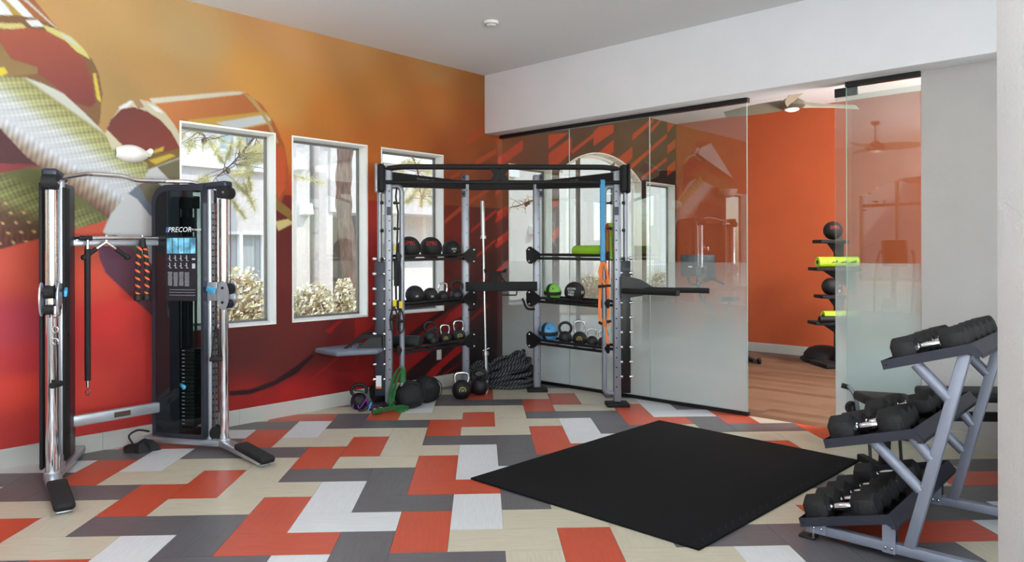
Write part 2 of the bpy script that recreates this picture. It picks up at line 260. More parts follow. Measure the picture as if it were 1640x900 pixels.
MP= [[[172,62,40],[[0.01,2.78],[-0.47,3.07],[-0.47,2.93],[0.01,2.65]],""],[[172,62,40],[[-1.0,3.2],[-1.45,3.28],[-1.0,3.0]],""],[[172,62,40],[[-1.0,2.94],[-1.51,3.23],[-1.51,3.01],[-1.24,2.83],[-1.16,2.77],[-1.0,2.75]],""],[[172,62,40],[[-1.52,3.04],[-2.04,3.34],[-2.04,3.28],[-1.52,2.98]],""],[[172,62,40],[[-2.04,3.37],[-2.19,3.46],[-2.56,3.54],[-2.56,3.42],[-2.04,3.15]],""],[[172,62,40],[[-2.15,3.06],[-2.56,3.31],[-2.56,3.12],[-2.36,3.01]],""],[[172,62,40],[[-2.62,3.0],[-3.08,3.26],[-3.08,3.08],[-2.9,2.96]],""],[[172,62,40],[[-3.08,3.45],[-3.58,3.74],[-3.71,3.8],[-3.71,3.73],[-3.08,3.35]],""],[[172,62,40],[[-2.99,2.94],[-4.13,3.59],[-4.13,3.52],[-3.04,2.89]],""],[[172,62,40],[[-3.33,2.79],[-4.13,3.19],[-4.13,3.13],[-3.33,2.73]],""],[[172,62,40],[[-4.15,3.39],[-4.41,3.53],[-4.41,3.38],[-4.15,3.24]],""],[[172,62,40],[[-4.14,3.02],[-4.41,3.16],[-4.4,2.99],[-4.14,2.87]],""],[[172,62,40],[[-4.15,3.79],[-4.39,3.78],[-4.15,3.6]],""],[[172,62,40],[[-3.61,3.61],[-3.89,3.78],[-4.0,3.81],[-3.61,3.52]],""],[[172,62,40],[[0.03,2.1],[-0.19,2.19],[-0.19,2.1],[0.03,1.99]],""],[[172,62,40],[[0.03,1.75],[-0.19,1.87],[-0.19,1.76],[0.03,1.64]],""],[[172,62,40],[[-3.33,2.36],[-3.42,2.4],[-3.37,2.29],[-3.3,2.23]],""],[[172,62,40],[[-1.07,1.84],[-1.22,1.96],[-1.22,1.82],[-1.07,1.71]],""],[[172,62,40],[[-1.08,2.28],[-1.22,2.31],[-1.22,2.24],[-1.08,2.19]],""],[[168,72,34],[[0.57,2.95],[0.25,3.14],[0.25,3.06],[0.56,2.88]],""],[[168,72,34],[[0.42,2.71],[0.04,2.9],[0.04,2.83],[0.41,2.64]],""],[[168,72,34],[[0.83,2.48],[0.67,2.56],[0.67,2.52],[0.83,2.44]],""],[[168,72,34],[[0.06,2.35],[-0.1,2.43],[0.06,2.28]],""],[[168,72,34],[[0.93,1.96],[0.55,2.21],[-0.03,2.49],[-0.03,2.46],[0.55,2.15],[0.93,1.91]],""],[[168,72,34],[[0.05,3.05],[-0.06,3.05],[0.05,2.96]],""],[[165,42,32],[[0.06,2.01],[-0.21,2.19],[-0.21,2.09],[0.06,1.95]],""],[[165,42,32],[[0.06,1.69],[-0.21,1.84],[-0.21,1.76],[0.06,1.63]],""],[[165,42,32],[[0.06,1.34],[-0.21,1.51],[-0.21,1.41],[0.06,1.3]],""],[[165,42,32],[[0.49,1.86],[0.04,2.13],[0.04,2.09],[0.49,1.82]],""],[[165,42,32],[[0.49,1.49],[0.06,1.75],[0.06,1.72],[0.49,1.46]],""],[[165,42,32],[[0.93,1.53],[0.67,1.7],[0.93,1.47]],""],[[48,22,24],[[1.5,0.24],[0.65,0.7],[0.65,0.52],[1.29,0.11],[1.5,0.14]],""],[[48,22,24],[[1.5,0.65],[1.19,0.8],[0.65,1.07],[0.65,0.98],[1.1,0.79],[1.5,0.53]],""],[[48,22,24],[[1.05,0.18],[0.65,0.43],[0.65,0.28],[0.98,0.14],[1.24,0.1]],""],[[48,22,24],[[0.91,0.15],[0.65,0.23],[0.65,0.12]],""],[[160,24,24],[[1.29,0.12],[1.12,0.24],[0.65,0.5],[0.65,0.39],[0.96,0.23],[1.1,0.12]],""],[[160,24,24],[[1.49,0.37],[1.19,0.48],[1.19,0.45],[1.49,0.24]],""],[[160,24,24],[[0.65,0.96],[0.65,0.81],[0.96,0.73],[0.86,0.85]],""],[[150,28,24],[[2.19,0.88],[1.96,0.93],[1.94,0.95],[1.95,0.8],[2.19,0.68]],""],[[150,28,24],[[2.19,0.52],[2.12,0.51],[2.19,0.4]],""],[[150,28,24],[[2.55,0.79],[2.39,0.88],[2.33,0.89],[2.5,0.75]],""],[[150,28,24],[[2.73,0.31],[2.39,0.52],[2.37,0.51],[2.72,0.3]],""],[[150,28,24],[[2.18,0.24],[1.95,0.36],[1.95,0.2],[2.2,0.16]],""],[[150,28,24],[[2.12,0.3],[1.95,0.36],[1.95,0.13],[2.24,0.16]],""],[[150,28,24],[[2.04,1.33],[1.94,1.34],[1.94,0.95],[2.04,0.92]],""],[[120,24,24],[[0.64,0.7],[0.35,0.87],[0.19,0.94],[0.19,0.9],[0.64,0.67]],""],[[120,24,24],[[0.64,1.09],[0.19,1.3],[0.19,1.26],[0.64,1.05]],""],[[140,85,50],[[5.7,3.6],[5.16,3.59],[4.92,3.31],[4.96,3.33],[5.21,3.35],[6.62,3.01]],""],[[225,225,222],[[5.7,3.6],[5.34,3.48],[5.27,3.42],[5.21,3.35],[6.62,3.01]],""],[[150,125,55],[[5.3,3.47],[5.25,3.45],[5.15,3.36],[5.22,3.35]],""],[[226,226,222],[[5.28,3.47],[5.19,3.47],[5.08,3.36],[5.15,3.35]],""],[[190,182,170],[[5.18,3.5],[5.12,3.48],[4.92,3.31],[4.95,3.32]],""],[[108,76,46],[[6.62,2.99],[5.3,3.33],[5.2,3.35],[5.08,3.36],[4.96,3.33],[4.85,3.26],[4.74,3.16],[4.69,3.13],[4.64,3.03],[4.61,2.86],[4.62,2.77],[4.63,2.63],[4.68,2.53],[5.3,2.45],[6.62,2.3]],""],[[190,175,110],[[5.37,3.26],[5.25,3.28],[5.16,3.3],[5.13,3.27],[5.22,3.24],[5.37,3.23]],""],[[228,226,220],[[5.14,3.33],[5.06,3.35],[5.01,3.31],[5.1,3.29]],""],[[192,184,110],[[5.03,3.32],[4.95,3.31],[4.83,3.27],[4.74,3.19],[4.7,3.12],[4.79,3.16],[4.89,3.21],[4.98,3.26]],""],[[200,200,190],[[4.92,3.29],[4.84,3.26],[4.76,3.19],[4.78,3.2],[4.88,3.25]],""],[[190,168,64],[[4.68,3.01],[4.66,3.02],[4.64,2.91],[4.62,2.79],[4.65,2.81],[4.67,2.93]],""],[[150,74,46],[[6.62,2.92],[5.3,3.22],[5.14,3.27],[5.0,3.28],[4.87,3.23],[4.74,3.11],[4.69,2.97],[4.66,2.78],[4.7,2.74],[4.81,2.76],[4.89,2.82],[5.02,2.92],[5.22,2.97],[6.62,2.75]],"face"],[[122,98,58],[[6.62,2.87],[5.3,3.13],[5.23,3.02],[5.06,2.99],[5.06,2.94],[5.3,2.87],[6.62,2.63]],""],[[195,175,50],[[5.33,2.94],[5.27,2.95],[5.25,2.91],[5.3,2.88],[5.33,2.89]],""],[[58,46,36],[[6.62,2.63],[5.3,2.88],[5.24,2.88],[5.3,2.57],[6.62,2.35]],""],[[110,70,60],[[6.62,2.54],[5.3,2.62],[5.1,2.36],[5.0,2.22],[5.14,2.25],[5.3,2.45],[6.62,2.39]],""],[[66,30,32],[[6.62,2.43],[5.3,2.51],[5.22,2.4],[5.02,2.23],[5.3,2.17],[6.62,2.05]],""],[[118,42,44],[[6.62,2.12],[5.3,2.24],[5.06,2.25],[5.01,2.22],[5.3,2.16],[6.62,2.04]],""],[[78,40,30],[[6.62,2.04],[5.3,2.17],[5.1,2.23],[4.98,2.23],[4.85,2.17],[4.59,1.88],[4.56,1.85],[4.9,1.74],[5.3,1.61],[6.62,1.54]],"knurlB"],[[200,200,195],[[6.62,2.68],[5.3,2.89],[5.23,2.89],[5.14,2.9],[5.02,2.87],[4.89,2.82],[4.74,2.69],[4.61,2.56],[4.44,2.43],[4.27,2.33],[4.24,2.26],[4.32,2.18],[4.42,2.07],[4.52,1.94],[4.56,1.85],[4.72,1.98],[4.85,2.09],[5.0,2.2],[5.14,2.31],[5.3,2.5],[6.62,2.48]],"knurlA"],[[158,88,42],[[4.33,2.85],[4.25,2.88],[3.51,3.06],[3.38,3.06],[3.23,2.98],[3.1,2.82],[3.0,2.62],[2.96,2.4],[2.98,2.19],[3.06,2.0],[3.99,1.93],[3.99,2.37],[4.04,2.66],[4.13,2.79]],"bodyB"],[[214,206,184],[[4.25,2.88],[3.51,3.06],[3.4,3.07],[3.45,3.04],[4.22,2.84]],""],[[175,140,62],[[3.93,2.74],[3.2,2.92],[3.14,2.88],[3.14,2.81],[3.48,2.71],[3.93,2.67]],""],[[202,206,206],[[3.68,2.75],[3.2,2.89],[3.14,2.85],[3.2,2.81],[3.51,2.71]],""],[[170,140,90],[[3.42,3.06],[3.32,3.03],[3.22,2.92],[3.14,2.8],[3.06,2.64],[3.08,2.63],[3.17,2.79],[3.25,2.9],[3.35,3.0]],""],[[180,78,40],[[3.1,2.57],[3.02,2.62],[2.98,2.44],[2.99,2.21],[3.06,2.09],[3.1,2.21]],""],[[196,186,156],[[4.59,2.54],[4.56,2.64],[4.48,2.77],[4.39,2.84],[4.32,2.86],[4.22,2.85],[4.12,2.78],[4.04,2.68],[3.97,2.56],[3.97,2.36],[4.54,2.42]],""],[[140,110,80],[[4.38,2.84],[4.33,2.86],[4.29,2.8],[4.34,2.78]],""],[[230,230,225],[[4.49,2.77],[4.4,2.84],[4.38,2.83],[4.46,2.74]],""],[[232,232,226],[[4.27,2.84],[4.18,2.81],[4.13,2.77],[4.2,2.78]],""],[[102,48,42],[[4.58,2.58],[4.55,2.66],[4.47,2.76],[4.38,2.79],[4.27,2.77],[4.16,2.71],[4.07,2.62],[3.99,2.48],[3.99,2.33],[4.2,2.37],[4.3,2.41],[4.42,2.43],[4.49,2.49]],"faceB"],[[108,84,40],[[4.43,2.43],[4.3,2.43],[4.14,2.43],[3.97,2.5],[3.97,2.15],[4.25,2.19],[4.27,2.33]],""],[[180,155,60],[[4.21,2.45],[4.13,2.49],[4.14,2.45],[4.25,2.41]],""],[[180,155,60],[[4.26,2.36],[4.08,2.43],[4.03,2.42],[4.2,2.33]],""],[[196,194,190],[[4.26,2.28],[4.16,2.33],[3.97,2.42],[3.98,1.06],[4.2,1.08],[4.2,1.4],[4.61,1.75],[4.59,1.8],[4.55,1.9],[4.42,2.07],[4.29,2.21]],"silver"],[[95,88,64],[[4.19,2.31],[3.97,2.41],[3.97,1.99],[4.03,2.15],[4.13,2.25]],""],[[92,86,68],[[4.34,2.15],[4.22,2.21],[4.14,2.14],[4.07,2.04],[4.02,1.88],[4.17,1.9],[4.27,2.0]],""],[[90,98,110],[[4.42,2.07],[4.34,2.15],[4.27,2.02],[4.18,1.92],[4.14,1.84],[4.25,1.9],[4.35,2.03]],""],[[78,74,60],[[4.64,1.7],[4.52,1.73],[4.37,1.65],[4.14,1.37],[3.98,1.23],[3.98,0.96],[4.45,1.4]],""],[[60,40,44],[[4.65,1.67],[4.54,1.69],[4.37,1.6],[4.15,1.34],[3.98,1.17],[3.98,0.9],[4.19,1.01],[4.33,1.15],[4.47,1.29],[4.59,1.42],[4.64,1.55]],"disc"],[[40,14,18],[[3.56,0.32],[3.36,0.31],[3.11,0.36],[2.9,0.46],[2.7,0.57],[2.68,0.55],[2.87,0.4],[3.11,0.31],[3.36,0.26],[3.56,0.28]],""],[[130,100,50],[[3.1,2.11],[2.92,1.99],[2.93,1.9],[3.1,2.0]],""],[[202,184,124],[[3.1,1.88],[2.96,1.91],[2.9,1.87],[3.07,1.79]],""]]
# ================================================================ THE ROOM
# floor tiles: 12 x 24 inch planks laid in a square herringbone, colour read row by row
ROWS = {
 -9: 'V5 W,V-3 W,V-7 O', -8: 'V-6 W,V-2 G,H-1 G,V2 O,H3 B,V6 G,H7 G,H-5 G',
 -7: 'V-9 O,H-8 B,V-5 G,H-4 O,V-1 O,H0 B,V3 B,H4 G,V7 O,H8 O', -6: 'V-8 B,H-7 G,V-4 O,H-3 W,V0 W,H1 B,V4 B,H5 B,V8 G,H9 G',
 -5: 'H-10 B,V-7 O,H-6 B,V-3 W,H-2 G,V1 G,H2 B,V5 G,H6 B,V9 B,H10 G', -4: 'V-10 G,H-9 G,V-6 O,H-5 B,V-2 G,H-1 O,V2 W,H3 O,V6 B,H7 G,V10 B,H11 O',
 -3: 'V-9 O,H-8 B,V-5 B,H-4 G,V-1 O,H0 W,V3 B,H4 G,V7 B,H8 B,V11 B', -2: 'H-11 W,V-8 W,H-7 B,V-4 O,H-3 B,V0 W,H1 G,V4 B,H5 B,V8 O,H9 B',
 -1: 'H-10 G,V-7 G,H-6 G,V-3 O,H-2 B,V1 G,H2 O,V5 W,H6 B,V9 B,H10 B', 0: 'H-9 O,V-6 O,H-5 B,V-2 B,H-1 G,V2 O,H3 W,V6 B,H7 B,V10 O',
 1: 'H-8 W,V-5 W,H-4 B,V-1 O,H0 B,V3 W,H4 G,V7 G,H8 G', 2: 'H-7 G,V-4 G,H-3 G,V0 O,H1 B,V4 G,H5 O,V8 O,H9 B',
 3: 'H-6 O,V-3 O,H-2 B,V1 B,H2 G,V5 O,H6 W', 4: 'H-5 B,V-2 W,H-1 B,V2 O,H3 B,V6 W,H7 G', 5: 'H-4 G,V-1 G,H0 G,V3 O,H4 B,V7 G',
 6: 'H-3 B,V0 O,H1 B,V4 B,H5 G', 7: 'H-2 B,V1 B,H2 B', 8: 'H-1 G,V2 G', 9: 'H0 G'}
KNOWN = {}
for j, t in ROWS.items():
    for q in t.split(','): a, c = q.split(' '); KNOWN[(a[0], int(a[1:]), j)] = c
def clip(poly, nx, ny, d):                                        # keep nx*x+ny*y <= d
    out = []
    for i in range(len(poly)):
        a, b = poly[i], poly[(i+1) % len(poly)]; da = nx*a[0]+ny*a[1]-d; db = nx*b[0]+ny*b[1]-d
        if da <= 0: out.append(a)
        if (da < 0 < db) or (db < 0 < da): t = da/(da-db); out.append((a[0]+(b[0]-a[0])*t, a[1]+(b[1]-a[1])*t))
    return out
fl = MB(); fl.prism([(-14, -8), (6, -8), (6, 3.4), (.22, 9.22), (-13, -4)], lambda u, v, d: Vector((u, v, d)), -.15, -.004)
floor = struct(fl.build('floor', M['concrete'], smooth=False))
rest = MB(); cnt = 0
ORD = 'OGBW'
for j in range(-26, 12):
    for i in range(-34, 18):
        k = (i-j) % 4
        if k == 3: x0, x1, y0, y1, t = i, i+2, j, j+1, 'H'
        elif k == 2: x0, x1, y0, y1, t = i, i+1, j, j+2, 'V'
        else: continue
        g = .0009; q = [(OX+T*x0+g, OY+T*y0+g), (OX+T*x1-g, OY+T*y0+g), (OX+T*x1-g, OY+T*y1-g), (OX+T*x0+g, OY+T*y1-g)]
        for pl_ in ((-1, 1, KA-.01), (1, 1, KG-.0), (1, -1, 3.2), (-1, -1, 3.5)): q = clip(q, *pl_) if len(q) > 2 else q
        if len(q) < 3: continue
        cx_ = sum(p[0] for p in q)/len(q); cy_ = sum(p[1] for p in q)/len(q)
        c = KNOWN.get((t, i, j)); zt = random.uniform(-.0003, .0003)
        vis = c or (cy_ > 3.3 and abs(cx_-.1*cy_) < .8*cy_ and cnt < 290)
        if not c: c = 'OGBW'[(i*3+j*5+(i*j) % 3) % 4]
        if vis:
            mb = MB().prism(q, lambda u, v, d: Vector((u, v, d)), -.004, zt); mb.build('tile', TM[c+t], floor, smooth=False); cnt += 1
        else: rest.prism(q, lambda u, v, d: Vector((u, v, d)), -.004, zt, mi=ORD.index(c))
r_ = rest.build('tiles', [TM[c+'V'] for c in ORD], floor, smooth=False); r_['kind'] = 'stuff'
# second room: wood planks parallel to the glass wall
fb = MB(); fb.prism([(CRN[0], CRN[1]), (9.5, KG-9.5), (12.5, KO-12.5), (3.36, 12.36)], lambda u, v, d: Vector((u, v, d)), -.15, -.003)
fl2 = struct(fb.build('floor_wood', M['concrete'], smooth=False))
pw = .152
for row in range(int((KO-KG)/R2/pw)+1):
    v0 = row*pw; v1 = min(v0+pw, (KO-KG)/R2-.002); s = -random.uniform(0, 1.1)
    while s < 6.9 and v1 > v0:
        L_ = 1.22; a = max(s, 0); b = min(s+L_, 6.99)
        if b > a+.02:
            P4 = [wg(a+.0006, 0, -(v0+.0006)), wg(b-.0006, 0, -(v0+.0006)), wg(b-.0006, 0, -(v1-.0006)), wg(a+.0006, 0, -(v1-.0006))]
            MB().prism([(p.x, p.y) for p in P4], lambda u, v, d: Vector((u, v, d)), -.003, random.uniform(-.0002, .0006)).build('plank', random.choice(PLK), fl2, smooth=False)
        s += L_
# ceiling of both rooms
struct(MB().prism([(-14, -9), (14, -9), (14, 14), (3.4, 12.45), (-13.8, -4.8)], lambda u, v, d: Vector((u, v, d)), CEIL, CEIL+.2).build('ceiling', M['ceiling'], smooth=False))
# ---------------- mural wall with its printed mural, windows cut through
WIN = [(3.105, 3.99, .91, 2.715), (2.035, 2.912, .91, 2.715), (.95, 1.838, .91, 2.715), (-1.05, -.195, .91, 2.72), (-4.375, -3.482, .91, 2.72), (6.3, 7.2, .91, 2.72), (7.45, 8.35, .91, 2.72)]
ARC = (-3.33, -1.225, .0, 2.70, 3.06)                            # arched opening: s0, s1, bottom, spring, crown (a glazed door)
def srgb2lin(a): a = a/255.; return np.where(a <= .04045, a/12.92, ((a+.055)/1.055)**2.4)
def inpoly(S, Z, poly):
    c = np.zeros(S.shape, bool); n = len(poly)
    for i in range(n):
        x1, y1 = poly[i]; x2, y2 = poly[(i+1) % n]
        if y1 == y2: continue
        c ^= ((y1 > Z) != (y2 > Z)) & (S < (x2-x1)*(Z-y1)/(y2-y1)+x1)
    return c
def mural(S, Z):
    C = np.zeros(S.shape+(3,)); W_ = np.zeros(S.shape)
    for (s, z, r, g, b) in MS:
        ww = 1/((S-s)**2+((Z-z)*1.3)**2+.01)**1.8
        ww = np.where((S < 3.3) & ((Z > 2.14) != (z > 2.14)) & (S > -.2), ww*1e-4, ww)
        W_ += ww; C += ww[..., None]*np.array((r, g, b), float)
    C /= W_[..., None]
    rs = np.random.RandomState(3); ph = rs.rand(6)*6
    C *= (1+.035*(np.sin(S*3.1+Z*2.3+ph[0])+np.sin(S*7.7-Z*5.1+ph[1])*.6))[..., None]
    for c, poly, k in MP:
        m = inpoly(S, Z, poly)
        if not m.any(): continue
        s, z = S[m], Z[m]; col_ = np.tile(np.array(c, float), (m.sum(), 1))
        if k in ('knurlA', 'knurlB'):
            if k == 'knurlA':
                A0 = np.array((5.2, 2.945)); A1 = np.array((4.27, 2.34)); wd = .56
            else:
                A0 = np.array((5.3, 2.2)); A1 = np.array((4.59, 1.9)); wd = .6
            d = (A1-A0)/np.linalg.norm(A1-A0); nrm = np.array((-d[1], d[0])); nrm = nrm if nrm[1] < 0 else -nrm
            al = (s-A0[0])*d[0]+(z-A0[1])*d[1]; ac = np.clip(((s-A0[0])*nrm[0]+(z-A0[1])*nrm[1])/wd, 0, 1)
            if k == 'knurlA': stops = [(0, (196, 196, 184)), (.04, (128, 124, 76)), (.22, (150, 150, 104)), (.4, (196, 198, 196)), (.66, (200, 202, 208)), (.8, (138, 124, 108)), (1, (92, 60, 48))]
            else: stops = [(0, (84, 84, 46)), (.3, (112, 112, 66)), (.5, (80, 58, 38)), (.75, (82, 42, 30)), (1, (70, 34, 30))]
            xs = [q[0] for q in stops]; col_ = np.stack([np.interp(ac, xs, [q[1][t] for q in stops]) for t in range(3)], 1)
            chk = np.sin(al*150+np.sin(ac*9)*1.5)*np.sin(ac*88+al*9)+.4*np.sin(al*61+ac*31)
            rid = np.sin(al*165-ac*40)+.5*np.sin(al*71+ac*13)
            amp = np.interp(ac, [0, .1, .35, .6, .75, 1], [.0, .26, .18, .05, .17, .1])
            col_ *= (1+amp*np.where(ac < .62, chk, rid))[:, None]
            if k == 'knurlB': col_ = np.where(((np.sin(al*47+ac*5)*np.sin(ac*41-al*7) > .82) & (ac > .35))[:, None], np.array((186, 150, 100.)), col_)
        elif k in ('face', 'faceB', 'disc', 'silver', 'bodyB'):
            gs = np.gradient if 0 else None
            t = np.clip((s-s.min())/(np.ptp(s)+1e-6)*.5+(z-z.min())/(np.ptp(z)+1e-6)*.5, 0, 1)
            lo, hi = {'face': ((104, 48, 44), (162, 84, 52)), 'faceB': ((118, 54, 40), (92, 44, 40)), 'disc': ((70, 34, 34), (92, 52, 74)), 'silver': ((172, 170, 166), (205, 206, 206)), 'bodyB': ((140, 66, 34), (172, 112, 62))}[k]
            col_ = np.array(lo)*(1-t)[:, None]+np.array(hi)*t[:, None]
        C[m] = col_
    lum = C.mean(-1, keepdims=True); C = C*(1-.15*np.clip((lum-110)/90, 0, 1)*np.clip((S-2.2)/1.4, 0, 1)[..., None])      # pale areas darkened leftwards to offset the stronger light there
    return np.clip(C, 0, 255)
def window_edges(lo, hi, step, marks):
    e = list(np.arange(lo, hi, step))+[hi]; e = [x for x in e if all(abs(x-m_) > step*.45 for m_ in marks)]+[m_ for m_ in marks if lo <= m_ <= hi]; return np.array(sorted(set(e)))
def arch_z(s):
    h = (ARC[1]-ARC[0])/2; c = (ARC[0]+ARC[1])/2; rise = ARC[4]-ARC[3]; rad = (h*h+rise*rise)/(2*rise); return ARC[4]-rad+math.sqrt(max(0, rad*rad-(s-c)**2))
fine = window_edges(-4.46, 3.9, .0125, [w_[0] for w_ in WIN]+[w_[1] for w_ in WIN]+[ARC[0], ARC[1], 0.0])
fine = np.concatenate([fine, window_edges(3.9085, 5.5, .0085, [3.99]), window_edges(5.512, 7.2, .012, [6.3]), window_edges(7.21, 9.3, .24, [6.3, 7.2, 7.45, 8.35])])
zz = window_edges(0, CEIL+.1, .0105, [.91, 2.715, 2.72, 2.14])
Sg, Zg = np.meshgrid(fine, zz, indexing='ij'); colr = sum(srgb2lin(mural(Sg+a, Zg+b)) for a in (-.003, .003) for b in (-.003, .003))/4
sc_, zc = (fine[:-1]+fine[1:])/2, (zz[:-1]+zz[1:])/2; keep = np.ones((len(sc_), len(zc)), bool)
for (a, b, c, d) in WIN: keep &= ~(((sc_ > a) & (sc_ < b))[:, None] & ((zc > c) & (zc < d))[None, :])
az = np.array([arch_z(s) if ARC[0] < s < ARC[1] else -1 for s in sc_]); keep &= ~((zc[None, :] < az[:, None]))
NS, NZ = len(fine), len(zz); idx = np.arange(NS*NZ).reshape(NS, NZ)
I, J = np.nonzero(keep); faces = np.stack([idx[I, J], idx[I+1, J], idx[I+1, J+1], idx[I, J+1]], 1)
used = np.unique(faces); remap = -np.ones(NS*NZ, int); remap[used] = np.arange(len(used)); faces = remap[faces]
sf, zf = Sg.ravel()[used], Zg.ravel()[used]
co_ = np.stack([CRN[0]-sf/R2, CRN[1]-sf/R2, zf], 1)
me = bpy.data.meshes.new('wall_left'); me.vertices.add(len(co_)); me.vertices.foreach_set('co', co_.ravel()); me.loops.add(faces.size); me.loops.foreach_set('vertex_index', faces.ravel())
me.polygons.add(len(faces)); me.polygons.foreach_set('loop_start', np.arange(0, faces.size, 4)); me.update(calc_edges=True)
ca = me.color_attributes.new('print', 'FLOAT_COLOR', 'POINT'); ca.data.foreach_set('color', np.concatenate([colr.reshape(-1, 3)[used], np.ones((len(used), 1))], 1).ravel())
me.materials.append(M['print']); wl = bpy.data.objects.new('wall_left', me); col.objects.link(wl); struct(wl)
# outer skin of the same wall (thickness), as slabs round the openings
TH = .17
def slab(mb, s0, s1, z0, z1, o0=-TH, o1=-.004):
    V = [wa(s, z, o) for s in (s0, s1) for z in (z0, z1) for o in (o0, o1)]; mb.add(V, [(0, 1, 3, 2), (4, 6, 7, 5), (0, 4, 5, 1), (2, 3, 7, 6), (0, 2, 6, 4), (1, 5, 7, 3)])
sk = MB(); ed = sorted([(w_[0], w_[1], w_[2], w_[3]) for w_ in WIN]+[(ARC[0], ARC[1], 0, ARC[4]+.0)]); cur = -4.6
for (a, b, c, d) in ed:
    slab(sk, cur, a, -.1, CEIL+.1)
    if c > 0: slab(sk, a, b, -.1, c)
    slab(sk, a, b, d, CEIL+.1); cur = b
slab(sk, cur, 9.4, -.1, CEIL+.1)
N_ = 24
for i in range(N_):                                               # spandrels above the arch
    a = ARC[0]+(ARC[1]-ARC[0])*i/N_; b = ARC[0]+(ARC[1]-ARC[0])*(i+1)/N_; slab(sk, a, b, min(arch_z(a), arch_z(b)), ARC[4])
struct(sk.build('wall_left_outer', M['stucco'], smooth=False))
# windows: white splayed reveal, frame, pane
def window(n, a, b, c, d):
    o = MB(); f = .012
    prof = [(0, .004), (-.145, -.0)]
    def ring(e, off): return [wa(a+e, c+e, off), wa(b-e, c+e, off), wa(b-e, d-e, off), wa(a+e, d-e, off)]
    rings = [ring(-.012, .005), ring(.004, .006), ring(.012, -.06), ring(.018, -.14), ring(.018, -.165), ring(-.012, -.165)]
    V = sum(rings, []); F = []
    for k in range(len(rings)-1):
        for i in range(4): F.append((k*4+i, k*4+(i+1) % 4, (k+1)*4+(i+1) % 4, (k+1)*4+i))
    o.add(V, F); root = struct(o.build('window_%d' % n, M['white'], smooth=False))
    fr = MB(); q = .022
    for (s0, s1, z0, z1) in ((a+.016, b-.016, c+.016, c+.016+q), (a+.016, b-.016, d-.016-q, d-.016), (a+.016, a+.016+q, c+.016, d-.016), (b-.016-q, b-.016, c+.016, d-.016)): slab(fr, s0, s1, z0, z1, -.14, -.115)
    fr.build('frame', M['alum'], root, smooth=False)
    g = MB(); slab(g, a+.03, b-.03, c+.03, d-.03, -.130, -.127); g.build('pane', M['glass'], root, smooth=False)
for i, w_ in enumerate(WIN): window(i+1, *w_)
# arched glazed opening of the second room
def arch_win():
    K = 28; c0 = (ARC[0]+ARC[1])/2; V = []; F = []; sl = [ARC[0]+(ARC[1]-ARC[0])*i/K for i in range(K+1)]
    def outline(e):
        pts = [(ARC[0]+e, e)]+[(max(ARC[0]+e, min(ARC[1]-e, s)), arch_z(s)-e) for s in sl]+[(ARC[1]-e, e)]
        return pts
    prof = [(-.012, .006), (.006, .006), (.012, -.14), (.014, -.165)]
    for e, off in prof: V += [wa(s, z, off) for s, z in outline(e)]
    n = K+3
    for k in range(len(prof)-1):
        for i in range(n-1): F.append((k*n+i, k*n+i+1, (k+1)*n+i+1, (k+1)*n+i))
    root = struct(MB().add(V, F).build('window_8', M['white'], ang=50))
    fr = MB(); o1 = outline(.014); o2 = outline(.06)
    fr.add([wa(s, z, -.11) for s, z in o1+o2]+[wa(s, z, -.15) for s, z in o1+o2], [(i, i+1, n+i+1, n+i) for i in range(n-1)]+[(2*n+i, 3*n+i, 3*n+i+1, 2*n+i+1) for i in range(n-1)]+[(n+i, n+i+1, 3*n+i+1, 3*n+i) for i in range(n-1)])
    fr.build('frame', M['white'], root, smooth=False)
    for s in (-2.72, -1.83): m_ = MB(); slab(m_, s-.03, s+.03, .03, arch_z(s)-.03, -.15, -.11); m_.build('mullion', M['alum'], root, smooth=False)
    m_ = MB(); slab(m_, ARC[0]+.05, ARC[1]-.05, 2.60, 2.66, -.15, -.11); m_.build('transom', M['white'], root, smooth=False)
    g = outline(.05); V = [wa(s, z, -.13) for s, z in g]+[wa(s, z, -.133) for s, z in g]
    MB().add(V, [tuple(range(len(g))), tuple(range(len(g), 2*len(g)))[::-1]]).build('pane', M['glass'], root, smooth=False)
arch_win()
# baseboards (built-up boards with butt joints)
def base_run(name, fn, s0, s1, step=1.15, m=None):
    root = None; s = s0; k = 0
    while s < s1-1e-3:
        e = min(s+step, s1); V = [fn(a, z, o) for a in (s+.001, e-.001) for (z, o) in ((-.003, .001), (-.003, .014), (.134, .014), (.14, .011), (.14, .001))]
        F = [(0, 1, 2, 3, 4), (9, 8, 7, 6, 5)]+[(i, (i+1) % 5, 5+(i+1) % 5, 5+i) for i in range(5)]
        mb = MB().add(V, F)
        if root is None: root = struct(mb.build(name, M['base'], smooth=False))
        else: mb.build('board', M['base'], root, smooth=False)
        s = e; k += 1
base_run('baseboard_left', lambda s, z, o: wa(s, z, o), .02, 9.1)
base_run('baseboard_corner', lambda s, z, o: wa(s, z, o), -1.22, -.06)
base_run('baseboard_far', lambda s, z, o: wa(s, z, o), -4.42, -3.34)
def wo(s, z, off=0):                                              # orange wall
    b = (KO-KG)/R2; return wg(s, z, -b+off)
base_run('baseboard_orange', lambda s, z, o: wo(s, z, o), .02, 6.98)
